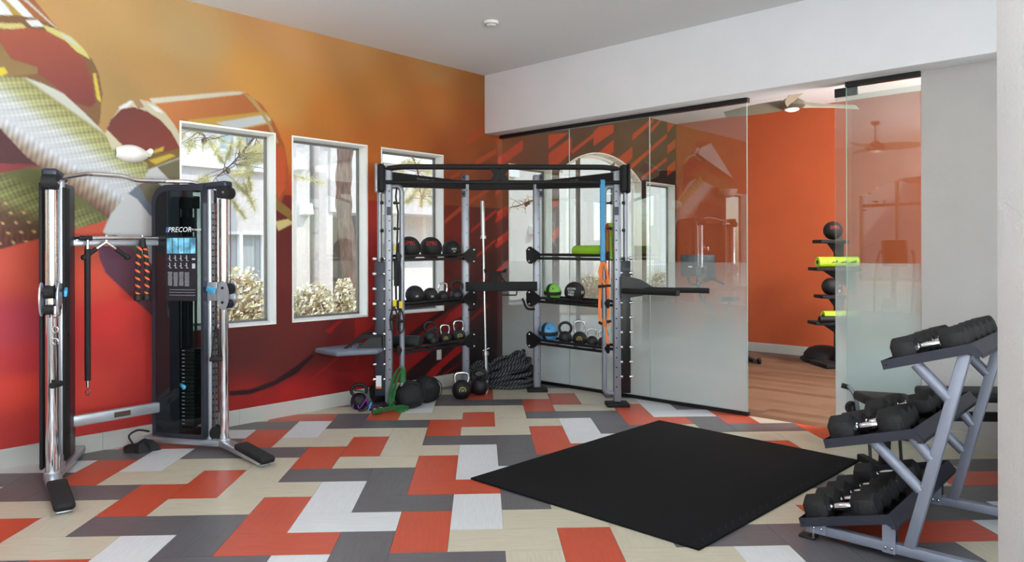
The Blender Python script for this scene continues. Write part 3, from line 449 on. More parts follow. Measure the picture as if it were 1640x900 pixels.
# orange wall, second room side wall, right wall, header, pilaster, rear walls
def wall_box(name, p0, p1, z0, z1, th, m, side=1, bevel=0):       # wall from p0 to p1 (xy), thickness to one side
    a = Vector((*p0, 0)); b = Vector((*p1, 0)); d = (b-a).normalized(); n = Vector((-d.y, d.x, 0))*th*side
    return struct(MB().prism([(a.x, a.y), (b.x, b.y), (b.x+n.x, b.y+n.y), (a.x+n.x, a.y+n.y)], lambda u, v, w_: Vector((u, v, w_)), z0, z1).build(name, m, smooth=bevel > 0, bevel=bevel))
q0, q1 = wo(-.2, 0), wo(7.2, 0); wall_box('wall_orange', q0.xy, q1.xy, -.1, CEIL, .15, M['orange'])
q0, q1 = wg(7.0, 0, -.0), wg(7.0, 0, -4.6)
# second room side wall has an open band, added for its fill lamp
wall_box('wall_second_room', q1.xy, q0.xy, -.1, .8, .15, M['wall']); wall_box('wall_second_room_top', q1.xy, q0.xy, 2.9, CEIL, .15, M['wall'])
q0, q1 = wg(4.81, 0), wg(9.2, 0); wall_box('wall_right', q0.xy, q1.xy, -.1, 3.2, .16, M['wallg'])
struct(MB().prism([(-.03, 3.06), (9.2, 3.06), (9.2, CEIL+.01), (-.03, CEIL+.01)], lambda u, v, d: wg(u, v, d), -.16, .245).build('trim_header', M['header'], bevel=.012))
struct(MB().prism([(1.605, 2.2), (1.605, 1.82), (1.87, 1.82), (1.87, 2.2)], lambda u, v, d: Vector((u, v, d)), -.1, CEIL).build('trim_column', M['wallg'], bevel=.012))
base_run('baseboard_right', lambda s, z, o: wg(s, z, o), 4.83, 8.6)
a_, b_ = (5.9, 2.4), (-6.4, -9.9)
wall_box('wall_side', (4.0, .5), (3.6, .1), -.1, CEIL, .15, M['wall'], -1); wall_box('wall_side_end', (6.9, 3.4), (6.3, 2.8), -.1, CEIL, .15, M['wall'], -1); wall_box('wall_side_nook_low', (6.3, 2.8), (4.0, .5), -.1, .8, .15, M['wall'], -1); wall_box('wall_side_nook_top', (6.3, 2.8), (4.0, .5), 3.0, CEIL, .15, M['wall'], -1); wall_box('wall_side_low', (3.6, .1), (0.1, -3.4), -.1, .75, .15, M['wall'], -1); wall_box('wall_side_top', (3.6, .1), (.1, -3.4), 3.1, CEIL, .15, M['wall'], -1)  # gaps between low and top walls are openings added for the fill lamps
wall_box('wall_back_low', (.1, -3.7), (-6.5, 2.9), -.1, .92, .15, M['wall'], 1); wall_box('wall_back_top', (.1, -3.7), (-6.5, 2.9), 3.06, CEIL, .15, M['wall'], 1)
for nm, p0, p1 in (('wall_back_pier', (.1, -3.7), (-1.1, -2.5)), ('wall_back_mid', (-3.4, -.2), (-3.74, .14)), ('wall_back_end', (-5.24, 1.64), (-6.5, 2.9))): wall_box(nm, p0, p1, .92, 3.06, .15, M['wall'], 1)  # gap between pier and mid wall is an opening added for fill light
def bw(t, z, o=0): return Vector((-5.24+t/R2-o/R2, 1.64-t/R2-o/R2, z))      # back wall, t along the arched window
Lb = 2.12
sp = MB()
hb, rise = Lb/2, .36; rad = (hb*hb+rise*rise)/(2*rise)
for i in range(20):
    a, b = Lb*i/20, Lb*(i+1)/20; m_ = (a+b)/2; zt = 3.06-rad+math.sqrt(rad*rad-(m_-hb)**2)
    sp.prism([(a, zt), (b, zt), (b, 3.07), (a, 3.07)], lambda u, v, d: bw(u, v, d), 0, .15)
struct(sp.build('wall_back_arch', M['wall'], smooth=False))
wb = struct(MB().prism([(0, .92), (Lb, .92), (Lb, .98), (0, .98)], lambda u, v, d: bw(u, v, d), .02, .1).build('window_9', M['white'], smooth=False))
for (a, b, c, d) in ((0, .05, .98, 2.75), (Lb-.05, Lb, .98, 2.75), (.68, .73, .98, 3.0), (1.39, 1.44, .98, 3.0), (.05, Lb-.05, 2.5, 2.56)):
    MB().prism([(a, c), (b, c), (b, d), (a, d)], lambda u, v, d_: bw(u, v, d_), .03, .09).build('bar', M['alum'], wb, smooth=False)
# ---------------- glass partition: frameless panels in black channels
def gbox(mb, s0, s1, z0, z1, o0, o1): V = [wg(s, z, o) for s in (s0, s1) for z in (z0, z1) for o in (o0, o1)]; return mb.add(V, [(0, 1, 3, 2), (4, 6, 7, 5), (0, 4, 5, 1), (2, 3, 7, 6), (0, 2, 6, 4), (1, 5, 7, 3)])
gp = empty('glass_partition', wg(1.7, 0), 'three-panel frameless glass partition with frosted lower half and black tracks', 'partition')
wld = gp.location
for i in range(3):
    a = .062+i*1.0835; b = a+1.0835
    g = gbox(MB(), a+.004, b-.004, .034, 3.022, -.005, .005).build('glass_panel', M['partition'], gp, smooth=False, world=wld)
    gbox(MB(), b-.0045, b-.001, .034, 3.022, -.0055, .0055).build('polished_edge', M['edge'], g, smooth=False, world=wld)
gbox(MB(), .05, 3.325, .0, .036, -.022, .022).build('bottom_track', M['black'], gp, smooth=False, world=wld)
gbox(MB(), .05, 3.325, 3.018, 3.062, -.03, .03).build('top_track', M['black'], gp, smooth=False, world=wld)
gd = empty('glass_door', wg(4.45, 0), 'sliding glass door panel with frosted lower half beside grey wall', 'door'); wld = gd.location
gbox(MB(), 4.225, 4.806, .03, 3.022, -.005, .005).build('glass_panel', M['partition'], gd, smooth=False, world=wld)
gbox(MB(), 4.105, 4.80, .03, 2.96, -.075, -.065).build('sliding_panel', M['partition'], gd, smooth=False, world=wld)
gbox(MB(), 4.105, 4.30, 2.955, 3.03, -.085, -.055).build('clamp', M['black'], gd, smooth=False, world=wld)
gbox(MB(), 4.222, 4.808, 3.018, 3.062, -.03, .03).build('top_track', M['black'], gd, smooth=False, world=wld)
gbox(MB(), 4.10, 4.808, 0, .03, -.085, .02).build('bottom_track', M['black'], gd, smooth=False, world=wld)
gbox(MB(), 4.222, 4.2255, .03, 3.02, -.0055, .0055).build('polished_edge', M['edge'], gd, smooth=False, world=wld)
# ---------------- OUTSIDE: stucco block opposite the windows
KE = KA+6*R2
def we(s, z, o=0): return Vector((CRN[0]-s/R2-3*R2+o/R2, CRN[1]-s/R2+3*R2-o/R2, z))   # facade plane 6 m out, o towards the gym
def ebox(mb, s0, s1, z0, z1, o0, o1, mi=0): V = [we(s, z, o) for s in (s0, s1) for z in (z0, z1) for o in (o0, o1)]; return mb.add(V, [(0, 1, 3, 2), (4, 6, 7, 5), (0, 4, 5, 1), (2, 3, 7, 6), (0, 2, 6, 4), (1, 5, 7, 3)], mi)
struct(MB().box((-6, 16, -.13), (44, 30, .1)).build('ground_outside', M['paving'], smooth=False))
bd = empty('apartment_building', we(-1.5, 0), 'pale stucco apartment building across the path outside the windows', 'building'); wld = bd.location
wallb = MB()
ebox(wallb, -.07, 9, -.1, .3, -.3, 0); ebox(wallb, .87, 9, .3, 1.97, -.3, 0); ebox(wallb, -.07, 9, 1.97, 3.37, -.3, 0); ebox(wallb, .84, 9, 3.37, 7, -.3, 0); ebox(wallb, -1.1, -.07, -.1, 7, -.3, .0); ebox(wallb, -.07, .1, 3.37, 7, -.3, 0); ebox(wallb, .1, .84, 4.6, 7, -.3, 0)
ebox(wallb, -2.6, -1.1, -.1, 7, -1.6, -1.3); ebox(wallb, -1.32, -1.1, -.1, 7, -1.6, 0); ebox(wallb, -17, -2.6, -.1, 7, -.9, -.6); ebox(wallb, -2.7, -2.6, -.1, 2.4, -1.6, -.3)
wallb.build('wall', M['stucco'], bd, smooth=False, world=wld)
ebox(MB(), -.9, -.62, -.1, 7, 0, .16).build('pilaster', M['stucco'], bd, smooth=False, world=wld)
ebox(MB(), -1.32, -1.02, -.1, 7, 0, .3).build('pilaster', M['stucco'], bd, smooth=False, world=wld)
ebox(MB(), -2.4, -1.25, 2.38, 3.75, -1.3, .35).build('bay', M['stucco'], bd, smooth=False, world=wld)
ebox(MB(), -2.5, -1.15, 3.75, 4.1, -1.3, .45).build('bay_ledge', M['stwhite'], bd, smooth=False, world=wld)
ebox(MB(), -6.6, -2.6, 2.42, 7, -.6, .25).build('balcony_wall', M['stucco'], bd, smooth=False, world=wld)
ebox(MB(), -6.7, -2.5, 3.45, 3.75, -.6, .33).build('ledge', M['stwhite'], bd, smooth=False, world=wld)
ebox(MB(), -4.7, -2.6, -.1, .98, -.6, .3).build('low_wall', M['stwhite'], bd, smooth=False, world=wld)
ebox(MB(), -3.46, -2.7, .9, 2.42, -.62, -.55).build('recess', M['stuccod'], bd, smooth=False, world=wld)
ebox(MB(), -.35, 2.4, 3.06, 3.30, 0, .1).build('band', M['stwhite'], bd, smooth=False, world=wld)
def far_window(s0, s1, z0, z1, o, blinds):
    f = MB()
    for (a, b, c, d) in ((s0, s1, z0, z0+.05), (s0, s1, z1-.05, z1), (s0, s0+.05, z0, z1), (s1-.05, s1, z0, z1), ((s0+s1)/2-.03, (s0+s1)/2+.03, z0, z1)): ebox(f, a, b, c, d, o-.1, o+.02)
    fr = f.build('window', M['stwhite'], bd, smooth=False, world=wld)
    if blinds:
        b_ = MB(); n = int((s1-s0-.1)/.09)
        for i in range(n): a = s0+.05+i*.09; b_.add([we(a, z0+.05, o-.12), we(a+.085, z0+.05, o-.14), we(a+.085, z1-.05, o-.14), we(a, z1-.05, o-.12)], [(0, 1, 2, 3)])
        b_.build('blinds', M['blind'], fr, smooth=False, world=wld)
    else: ebox(MB(), s0+.05, s1-.05, z0+.05, z1-.05, o-.2, o-.18).build('blinds', M['blind'], fr, smooth=False, world=wld)
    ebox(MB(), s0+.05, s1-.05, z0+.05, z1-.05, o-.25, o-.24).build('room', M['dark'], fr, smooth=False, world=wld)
    ebox(MB(), s0+.05, s1-.05, z0+.05, z1-.05, o-.07, o-.065).build('pane', M['glass'], fr, smooth=False, world=wld)
ebox(MB(), -2.59, -1.33, -.08, 2.37, -1.299, -1.285).build('recess', M['stuccod'], bd, smooth=False, world=wld)  # thin darker sheet with the shade of the niche put into its colour
far_window(-.07, .87, .3, 1.97, 0, True); far_window(.1, .84, 3.37, 4.6, 0, False); far_window(-2.3, -1.42, .0, 1.62, -1.2, True)
ebox(MB(), -1.42, -1.33, 0, 1.62, -1.28, -1.12).build('door_jamb', M['dark'], bd, smooth=False, world=wld)
def wall_light(s, z, o):
    t = empty('wall_light', we(s, z, o), 'white wedge wall light on stucco building, nearest its left window' if s > -3 else 'white wedge wall light on pale building seen through glass partition', 'light')
    MB().prism([(0, .12), (.13, .1), (.18, -.1), (0, -.12)], lambda u, v, d: we(s+d, z+v, o+u), -.1, .1).build('shade', M['stwhite'], t, smooth=False, world=t.location)
    ebox(MB(), s-.06, s+.06, z-.06, z+.06, o-.01, o+.02).build('backplate', M['alum'], t, smooth=False, world=t.location)
wall_light(-.66, 3.25, .16); wall_light(-.78, 2.42, .16); wall_light(-13.2, 3.2, -.6); wall_light(-8.2, 2.2, -.6)
bpy.data.objects['wall_light.001']['label'] = 'small wedge light lower on pilaster of stucco building in second window'
bpy.data.objects['wall_light']['label'] = 'white boxy light highest on stucco pilaster in second window'
bpy.data.objects['wall_light.003']['label'] = 'wall light on pale building seen left of glass arch'
# ac unit
ac = empty('air_conditioner', we(-1.95, -.08, .9), 'small grey condenser unit on ground by tree trunk outside', 'unit')
ebox(MB(), -2.3, -1.72, -.08, .5, .6, 1.1).build('body', M['alum'], ac, bevel=.02, world=ac.location); ebox(MB(), -2.32, -1.70, .5, .54, .58, 1.12).build('lid', M['stwhite'], ac, smooth=False, world=ac.location)
# tree trunk outside the second window
def wt(px, py, D): return at(px, py, D)
trk = empty('tree', Vector((*wt(560, 400, 12.6).xy, -.1)), 'tall tree with rough brown bark outside second window', 'tree')
tm = MB(); P0 = trk.location
pts = [P0+Vector((.05*math.sin(i*.9)+.01*i*(-1), 0, i*.5)) for i in range(14)]
tm.tube(smooth_path(pts, 5), [.135+.012*math.sin(i*1.3) for i in range(66)], 20); tm.build('trunk', M['bark'], trk, world=P0)
br = MB(); cr = MB()
for i in range(10):
    a = i*2.4; st = P0+Vector((0, 0, 4.6+.22*i)); en = st+Vector((math.cos(a)*1.3, math.sin(a)*1.3, .5)); br.tube([st, (st+en)/2+Vector((0, 0, .15)), en], [.04, .03, .015], 6)
    for k in range(110):
        c = en+Vector((random.gauss(0, .35), random.gauss(0, .35), random.gauss(0, .25))); d = Vector((random.gauss(0, 1), random.gauss(0, 1), random.gauss(0, .6))).normalized()*.12; cr.tube([c, c+d], .006, 3, False)
br.build('branch', M['twig'], trk, world=P0); cr.build('crown', M['needle'], trk, world=P0, smooth=False)
# bushes
def bush(loc, rx, ry, h, label, n=1500):
    t = empty('bush', loc, label, 'bush', 'clipped bushes outside the windows'); a = MB(); b = MB(); c = MB(); rs = random.Random(int(loc[0]*100))
    for i in range(n):
        th = rs.uniform(0, 2*math.pi); ph = math.acos(rs.uniform(-.3, 1)); rr = rs.uniform(.82, 1.05)
        p = Vector((math.cos(th)*math.sin(ph)**.6*rx*rr, math.sin(th)*math.sin(ph)**.6*ry*rr, h*.25+max(-.2, math.cos(ph))*h*.75*rr))
        s = rs.uniform(.022, .05); n1 = Vector((rs.gauss(0, 1), rs.gauss(0, 1), rs.gauss(0, 1))).normalized(); u = n1.orthogonal().normalized()*s; v_ = n1.cross(u)
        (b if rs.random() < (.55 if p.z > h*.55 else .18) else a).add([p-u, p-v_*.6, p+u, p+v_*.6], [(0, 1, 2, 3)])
    for i in range(60):
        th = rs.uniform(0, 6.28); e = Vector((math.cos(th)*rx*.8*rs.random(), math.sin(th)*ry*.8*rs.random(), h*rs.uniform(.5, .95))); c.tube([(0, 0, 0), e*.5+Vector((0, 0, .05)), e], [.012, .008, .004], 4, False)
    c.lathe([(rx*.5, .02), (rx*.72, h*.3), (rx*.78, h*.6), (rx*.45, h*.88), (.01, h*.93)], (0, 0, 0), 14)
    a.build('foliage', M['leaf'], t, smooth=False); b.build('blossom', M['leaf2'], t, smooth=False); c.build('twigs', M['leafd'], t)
def bush_at(px, D): p = at(px, 400, D); return Vector((p.x, p.y, -.08))
bush(bush_at(384, 10.6), .42, .42, 1.42, 'dry clipped bush outside left window, beside the cable machine', 2600)
bush(bush_at(500, 11.6), .37, .37, 1.15, 'round dry clipped bush low in second window', 2400)
bush(bush_at(551, 12.3), .2, .25, 1.2, 'slim dry bush right beside the tree trunk', 1500)
bush(bush_at(690, 13.4), .4, .4, .95, 'dry bush low in third window behind shelf balls', 1500)
bush(we(-9.2, -.08, .6), .6, .5, 1.1, 'bush outside the arched window', 1200)
bush(we(-11.0, -.08, 1.8), .5, .5, 1.2, 'bush outside the farthest window of second room', 1200)
# pine branches hanging into view
def pine_branch(P, label, n=700, spread=.3):
    t = empty('pine_branch', P[0], label, 'branch'); P = smooth_path(P, 6); b = MB(); nd = MB(); k = MB(); rs = random.Random(n)
    b.tube(P, [.017-.012*i/(len(P)-1) for i in range(len(P))], 7); 
    for i in range(26):
        p = rs.choice(P[3:]); e = p+Vector((rs.gauss(0, spread), rs.gauss(0, spread), rs.gauss(-.04, spread*.7))); b.tube([p, (p+e)/2+Vector((0, 0, .03)), e], [.005, .003, .002], 4)
        for q in range(n//26):
            c = p.lerp(e, rs.uniform(.5, 1.15)); d = Vector((rs.gauss(0, 1), rs.gauss(0, 1), rs.gauss(0, 1))).normalized()*rs.uniform(.06, .12); s_ = d.orthogonal().normalized()*.003
            nd.add([c-s_, c+s_, c+d], [(0, 1, 2)])
    for i in range(3): p = rs.choice(P[3:])+Vector((rs.gauss(0, .02), 0, -.02)); k.lathe([(.001, -.04), (.022, -.02), (.026, 0), (.016, .03), (.001, .04)], p, 8)
    b.build('stem', M['twig'], t, world=t.location); nd.build('needles', M['needle'], t, smooth=False, world=t.location); k.build('cones', M['cone'], t, world=t.location)
pine_branch([wt(432, 190, 8.6), wt(395, 235, 8.5), wt(372, 262, 8.5), wt(345, 285, 8.4)], 'pine branch with cones hanging across the left window', 7500, .36)
pine_branch([wt(285, 190, 8.8), wt(300, 205, 8.7), wt(325, 215, 8.7), wt(330, 225, 8.6)], 'small pine sprig at top left corner of left window', 1600, .2)
pine_branch([wt(655, 240, 10.6), wt(668, 270, 10.6), wt(672, 300, 10.6), wt(676, 320, 10.5)], 'pine sprig hanging behind the rig in third window', 4200, .28)
pine_branch([wt(870, 318, 12.4), wt(850, 322, 12.4), wt(835, 328, 12.4), wt(818, 332, 12.4)], 'thin bare pine branch seen through glass partition', 160, .12)
# iron fence beyond the second room windows
fe = empty('iron_fence', we(-13, 0, .4), 'white iron picket fence outside far window of second room', 'fence')
for i in range(26): ebox(MB(), -14.4+i*.11, -14.37+i*.11, -.08, 1.3, .9, .93).build('picket', M['stwhite'], fe, smooth=False, world=fe.location)
ebox(MB(), -14.5, -11.5, 1.2, 1.24, .9, .94).build('rail', M['stwhite'], fe, smooth=False, world=fe.location)
# garden seen (mirrored) behind the rear arched window
gt = empty('garden_tree', (-9.9, .6, -.08), 'leafy tree in the garden behind the rear arched window', 'tree'); g1 = MB(); g2 = MB(); rs = random.Random(5)
g1.tube([(0, 0, 0), (.1, 0, 1.2), (0, .1, 2.6)], [.16, .13, .1], 10)
for i in range(1500):
    p = Vector((rs.gauss(0, .6), rs.gauss(0, .6), 2.9+rs.gauss(0, .5))); u = Vector((rs.gauss(0, 1), rs.gauss(0, 1), rs.gauss(0, 1))).normalized()*.09; v_ = u.orthogonal().normalized()*.04; g2.add([p-u, p-v_, p+u, p+v_], [(0, 1, 2, 3)])
g1.build('trunk', M['bark'], gt); g2.build('foliage', M['green'], gt, smooth=False)
hg = MB(); rs = random.Random(8)
for i in range(2500):
    p = Vector((rs.uniform(-2.5, 2.5), rs.gauss(0, .3), rs.uniform(0, 1.0))); u = Vector((rs.gauss(0, 1), rs.gauss(0, 1), rs.gauss(0, 1))).normalized()*.07; v_ = u.orthogonal().normalized()*.04; hg.add([p-u, p-v_, p+u, p+v_], [(0, 1, 2, 3)])
h_ = hg.build('hedge', M['green'], smooth=False); h_.location = (-8.4, -.6, -.08); h_.rotation_euler = (0, 0, R(-45)); tag(h_, 'clipped green hedge behind the rear arched window', 'hedge')
gb = MB().box((0, 0, 3), (9, .3, 6)).build('garden_building', M['stucco'], smooth=False); gb.location = (-12.8, -5.0, -.1); gb.rotation_euler = (0, 0, R(-45)); tag(gb, 'plain pale building beyond the rear garden', 'building')
# ---------------- ceiling and wall fittings
def added_disc_light(x, y, label):  # housing made up for the added ceiling fill lamps
    t = empty('added_ceiling_light', (x, y, CEIL), label, 'light', 'added ceiling fill lights')
    MB().lathe([(.085, 0), (.085, -.006), (.06, -.01), (.055, -.004), (.055, .0)], (0, 0, 0), 28).build('trim_ring', M['white'], t)
    MB().lathe([(.001, -.003), (.054, -.003), (.054, -.001)], (0, 0, 0), 28).build('lens', M['offwhite'], t)
sd = empty('smoke_detector', on_floor(787, 35, CEIL), 'white round smoke detector on the ceiling near the header', 'detector')
MB().lathe([(.001, -.042), (.035, -.042), (.05, -.03), (.066, -.024), (.072, -.008), (.072, 0)], (0, 0, 0), 28).build('body', M['offwhite'], sd); MB().lathe([(.052, -.029), (.060, -.027), (.055, -.022)], (0, 0, 0), 28).build('vent_ring', M['alum'], sd)
def fill_down(x, y, e):  # added fill lamp facing down, out of view
    l = bpy.data.lights.new('fill_down', 'AREA'); l.shape = 'DISK'; l.size = .5; l.energy = e; l.color = (1, .96, .9); o = bpy.data.objects.new('fill_down_lamp', l); col.objects.link(o); o.location = (x, y, CEIL-.03); o.visible_glossy = True
for x, y, e in ((-3.2, .9, 9), (.2, .6, 9), (-1.9, 4.2, 9)): fill_down(x, y, e)
# wall sconce (shell uplight) on the mural
sco = empty('wall_sconce', wa(4.37, 2.38, 0), 'white shell-shaped wall sconce on the mural above the cable machine', 'sconce'); V = []; F = []
for i in range(13):
    s = 4.52-.25*i/12; hgt = .105*math.sin(math.pi*(.12+.8*i/12))**.7
    for k in range(9): a = -math.pi/2+math.pi*k/8*.95; V.append(wa(s, 2.40+hgt*.7*math.sin(a), .004+.11*math.cos(a)*math.sin(math.pi*(.1+.85*i/12))))
for i in range(12):
    for k in range(8): F.append((i*9+k, i*9+k+1, (i+1)*9+k+1, (i+1)*9+k))
MB().add(V, F).build('bowl', M['offwhite'], sco, world=sco.location); MB().tube([wa(4.29, 2.40, .07), wa(4.26, 2.43, .06), wa(4.235, 2.435, .03)], [.03, .024, .006], 10).build('tip', M['offwhite'], sco, world=sco.location)
out = empty('wall_outlet', wa(1.016, .386, .0), 'white wall outlet plate below the left rig shelf', 'outlet')
MB().prism([(-.036, -.058), (.036, -.058), (.036, .058), (-.036, .058)], lambda u, v, d: wa(1.016+u, .386+v, d), 0, .006).build('plate', M['offwhite'], out, world=out.location, bevel=.002)
for dz in (-.022, .022): MB().prism([(-.014, -.014), (.014, -.014), (.014, .014), (-.014, .014)], lambda u, v, d: wa(1.016+u, .386+dz+v, d), .006, .0075).build('socket', M['white'], out, world=out.location, smooth=False)
# ceiling fans
def fan(loc, label, a0, blade=.78, drop=.28):
    t = empty('ceiling_fan', loc, label, 'fan'); x, y, z = 0, 0, 0
    MB().lathe([(.001, 0), (.07, 0), (.07, -.03), (.045, -.06), (.001, -.06)], (0, 0, 0), 20).build('canopy', M['fan'], t); MB().cyl((0, 0, -.05), (0, 0, -drop), .013).build('downrod', M['fan'], t)
    MB().lathe([(.02, -drop+.04), (.05, -drop+.02), (.15, -drop-.05), (.165, -drop-.10), (.12, -drop-.13), (.09, -drop-.135)], (0, 0, 0), 24).build('motor', M['fan'], t)
    MB().lathe([(.09, -drop-.13), (.085, -drop-.15), (.05, -drop-.165), (.001, -drop-.17)], (0, 0, 0), 20).build('light_lens', M['lamp'], t)
    for k in range(3):
        a = R(a0+120*k); d = Vector((math.cos(a), math.sin(a), 0)); s = Vector((-d.y, d.x, 0)); V = []
        for i in range(9):
            u = i/8; r = .1+blade*u; w_ = (.055+.05*math.sin(math.pi*min(1, u*1.1)))*(1-.35*u**3); tz = .045*(1-.5*u)
            V += [d*r+s*w_+Vector((0, 0, -drop-.07+tz+.012)), d*r-s*w_+Vector((0, 0, -drop-.07-tz-.004)), d*r-s*w_+Vector((0, 0, -drop-.078-tz-.004)), d*r+s*w_+Vector((0, 0, -drop-.078+tz+.012))]
        F = [(0, 1, 2, 3), (35, 34, 33, 32)]+[(i*4+q, i*4+(q+1) % 4, i*4+4+(q+1) % 4, i*4+4+q) for i in range(8) for q in range(4)]
        MB().add(V, F).build('blade', M['fanblade'], t, ang=60)
p = at(1268, 172, 9.2); fan((p.x, p.y, CEIL), 'bronze three-blade ceiling fan over the second room doorway', 10, .85, .26)
fan((-2.57, 2.77, CEIL), 'ceiling fan behind the camera, seen only mirrored in the glass door', 60, .6, .36)
# sconce-shaped uplights added out of the frame to brighten the ceiling
for i, (x, y, dx, dy, lb) in enumerate(((3.0, -.38, -1, 1, 'second'), (1.0, -2.3, -1, 1, 'third'), (-3.45, .12, 1, 1, 'fourth'), (5.5, 2.1, -1, 1, 'fifth'), (wa(6.0, 0).x, wa(6.0, 0).y, 1, -1, 'sixth'), (wg(6.2, 0).x, wg(6.2, 0).y, -1, -1, 'seventh'), (wg(7.8, 0).x, wg(7.8, 0).y, -1, -1, 'eighth'), (wg(7, 0, -1.2).x, wg(7, 0, -1.2).y, -1, 1, 'ninth'), (wg(7, 0, -3.4).x, wg(7, 0, -3.4).y, -1, 1, 'tenth'), (wg(5.9, 0, -.17).x, wg(5.9, 0, -.17).y, 1, 1, 'eleventh'))):
    p = Vector((x, y, 3.28 if i < 2 else 2.75)); n = Vector((dx, dy, 0)).normalized(); t = empty('wall_sconce', p, 'added white bowl uplight on wall outside the view, %s of the set' % lb, 'sconce')
    MB().lathe([(.02, -.16), (.12, -.12), (.17, -.03), (.175, 0)], n*.19, 20).build('bowl', M['offwhite'], t); MB().boxp((0, 0, -.08), n*.06+Vector((0, 0, -.08)), .1, .1).build('bracket', M['offwhite'], t)
    l = bpy.data.lights.new('added_uplight_lamp', 'AREA'); l.shape = 'DISK'; l.size = .3; l.energy = {4: 40, 5: 50, 6: 50, 3: 180, 7: 300, 8: 300, 9: 300}.get(i, 350); l.color = (.97, .98, 1); o = bpy.data.objects.new('added_uplight_lamp', l); col.objects.link(o); o.location = p+n*.19+Vector((0, 0, -.01)); o.rotation_euler = (math.pi, 0, 0)
added_disc_light(-3.2, .9, 'added ceiling fill light behind the camera on the left'); added_disc_light(.2, .6, 'added ceiling fill light just above the camera'); added_disc_light(-1.9, 4.2, 'added ceiling fill light above the cable machine, out of view')
pq = wg(5.7, CEIL, -1.9); pl_ = empty('added_ceiling_panel', pq, 'added lit square ceiling panel for the second room, outside the view', 'light')  # unseen panel added to brighten the second room
MB().box((0, 0, -.02), (1.3, 1.3, .04)).build('frame', M['white'], pl_, smooth=False); MB().box((0, 0, -.045), (1.2, 1.2, .01)).build('diffuser', M['lamp'], pl_, smooth=False)
area('added_panel_lamp', (pq.x, pq.y, CEIL-.055), (pq.x, pq.y, 0), 1.15, 1.15, 190, (.98, .98, 1))
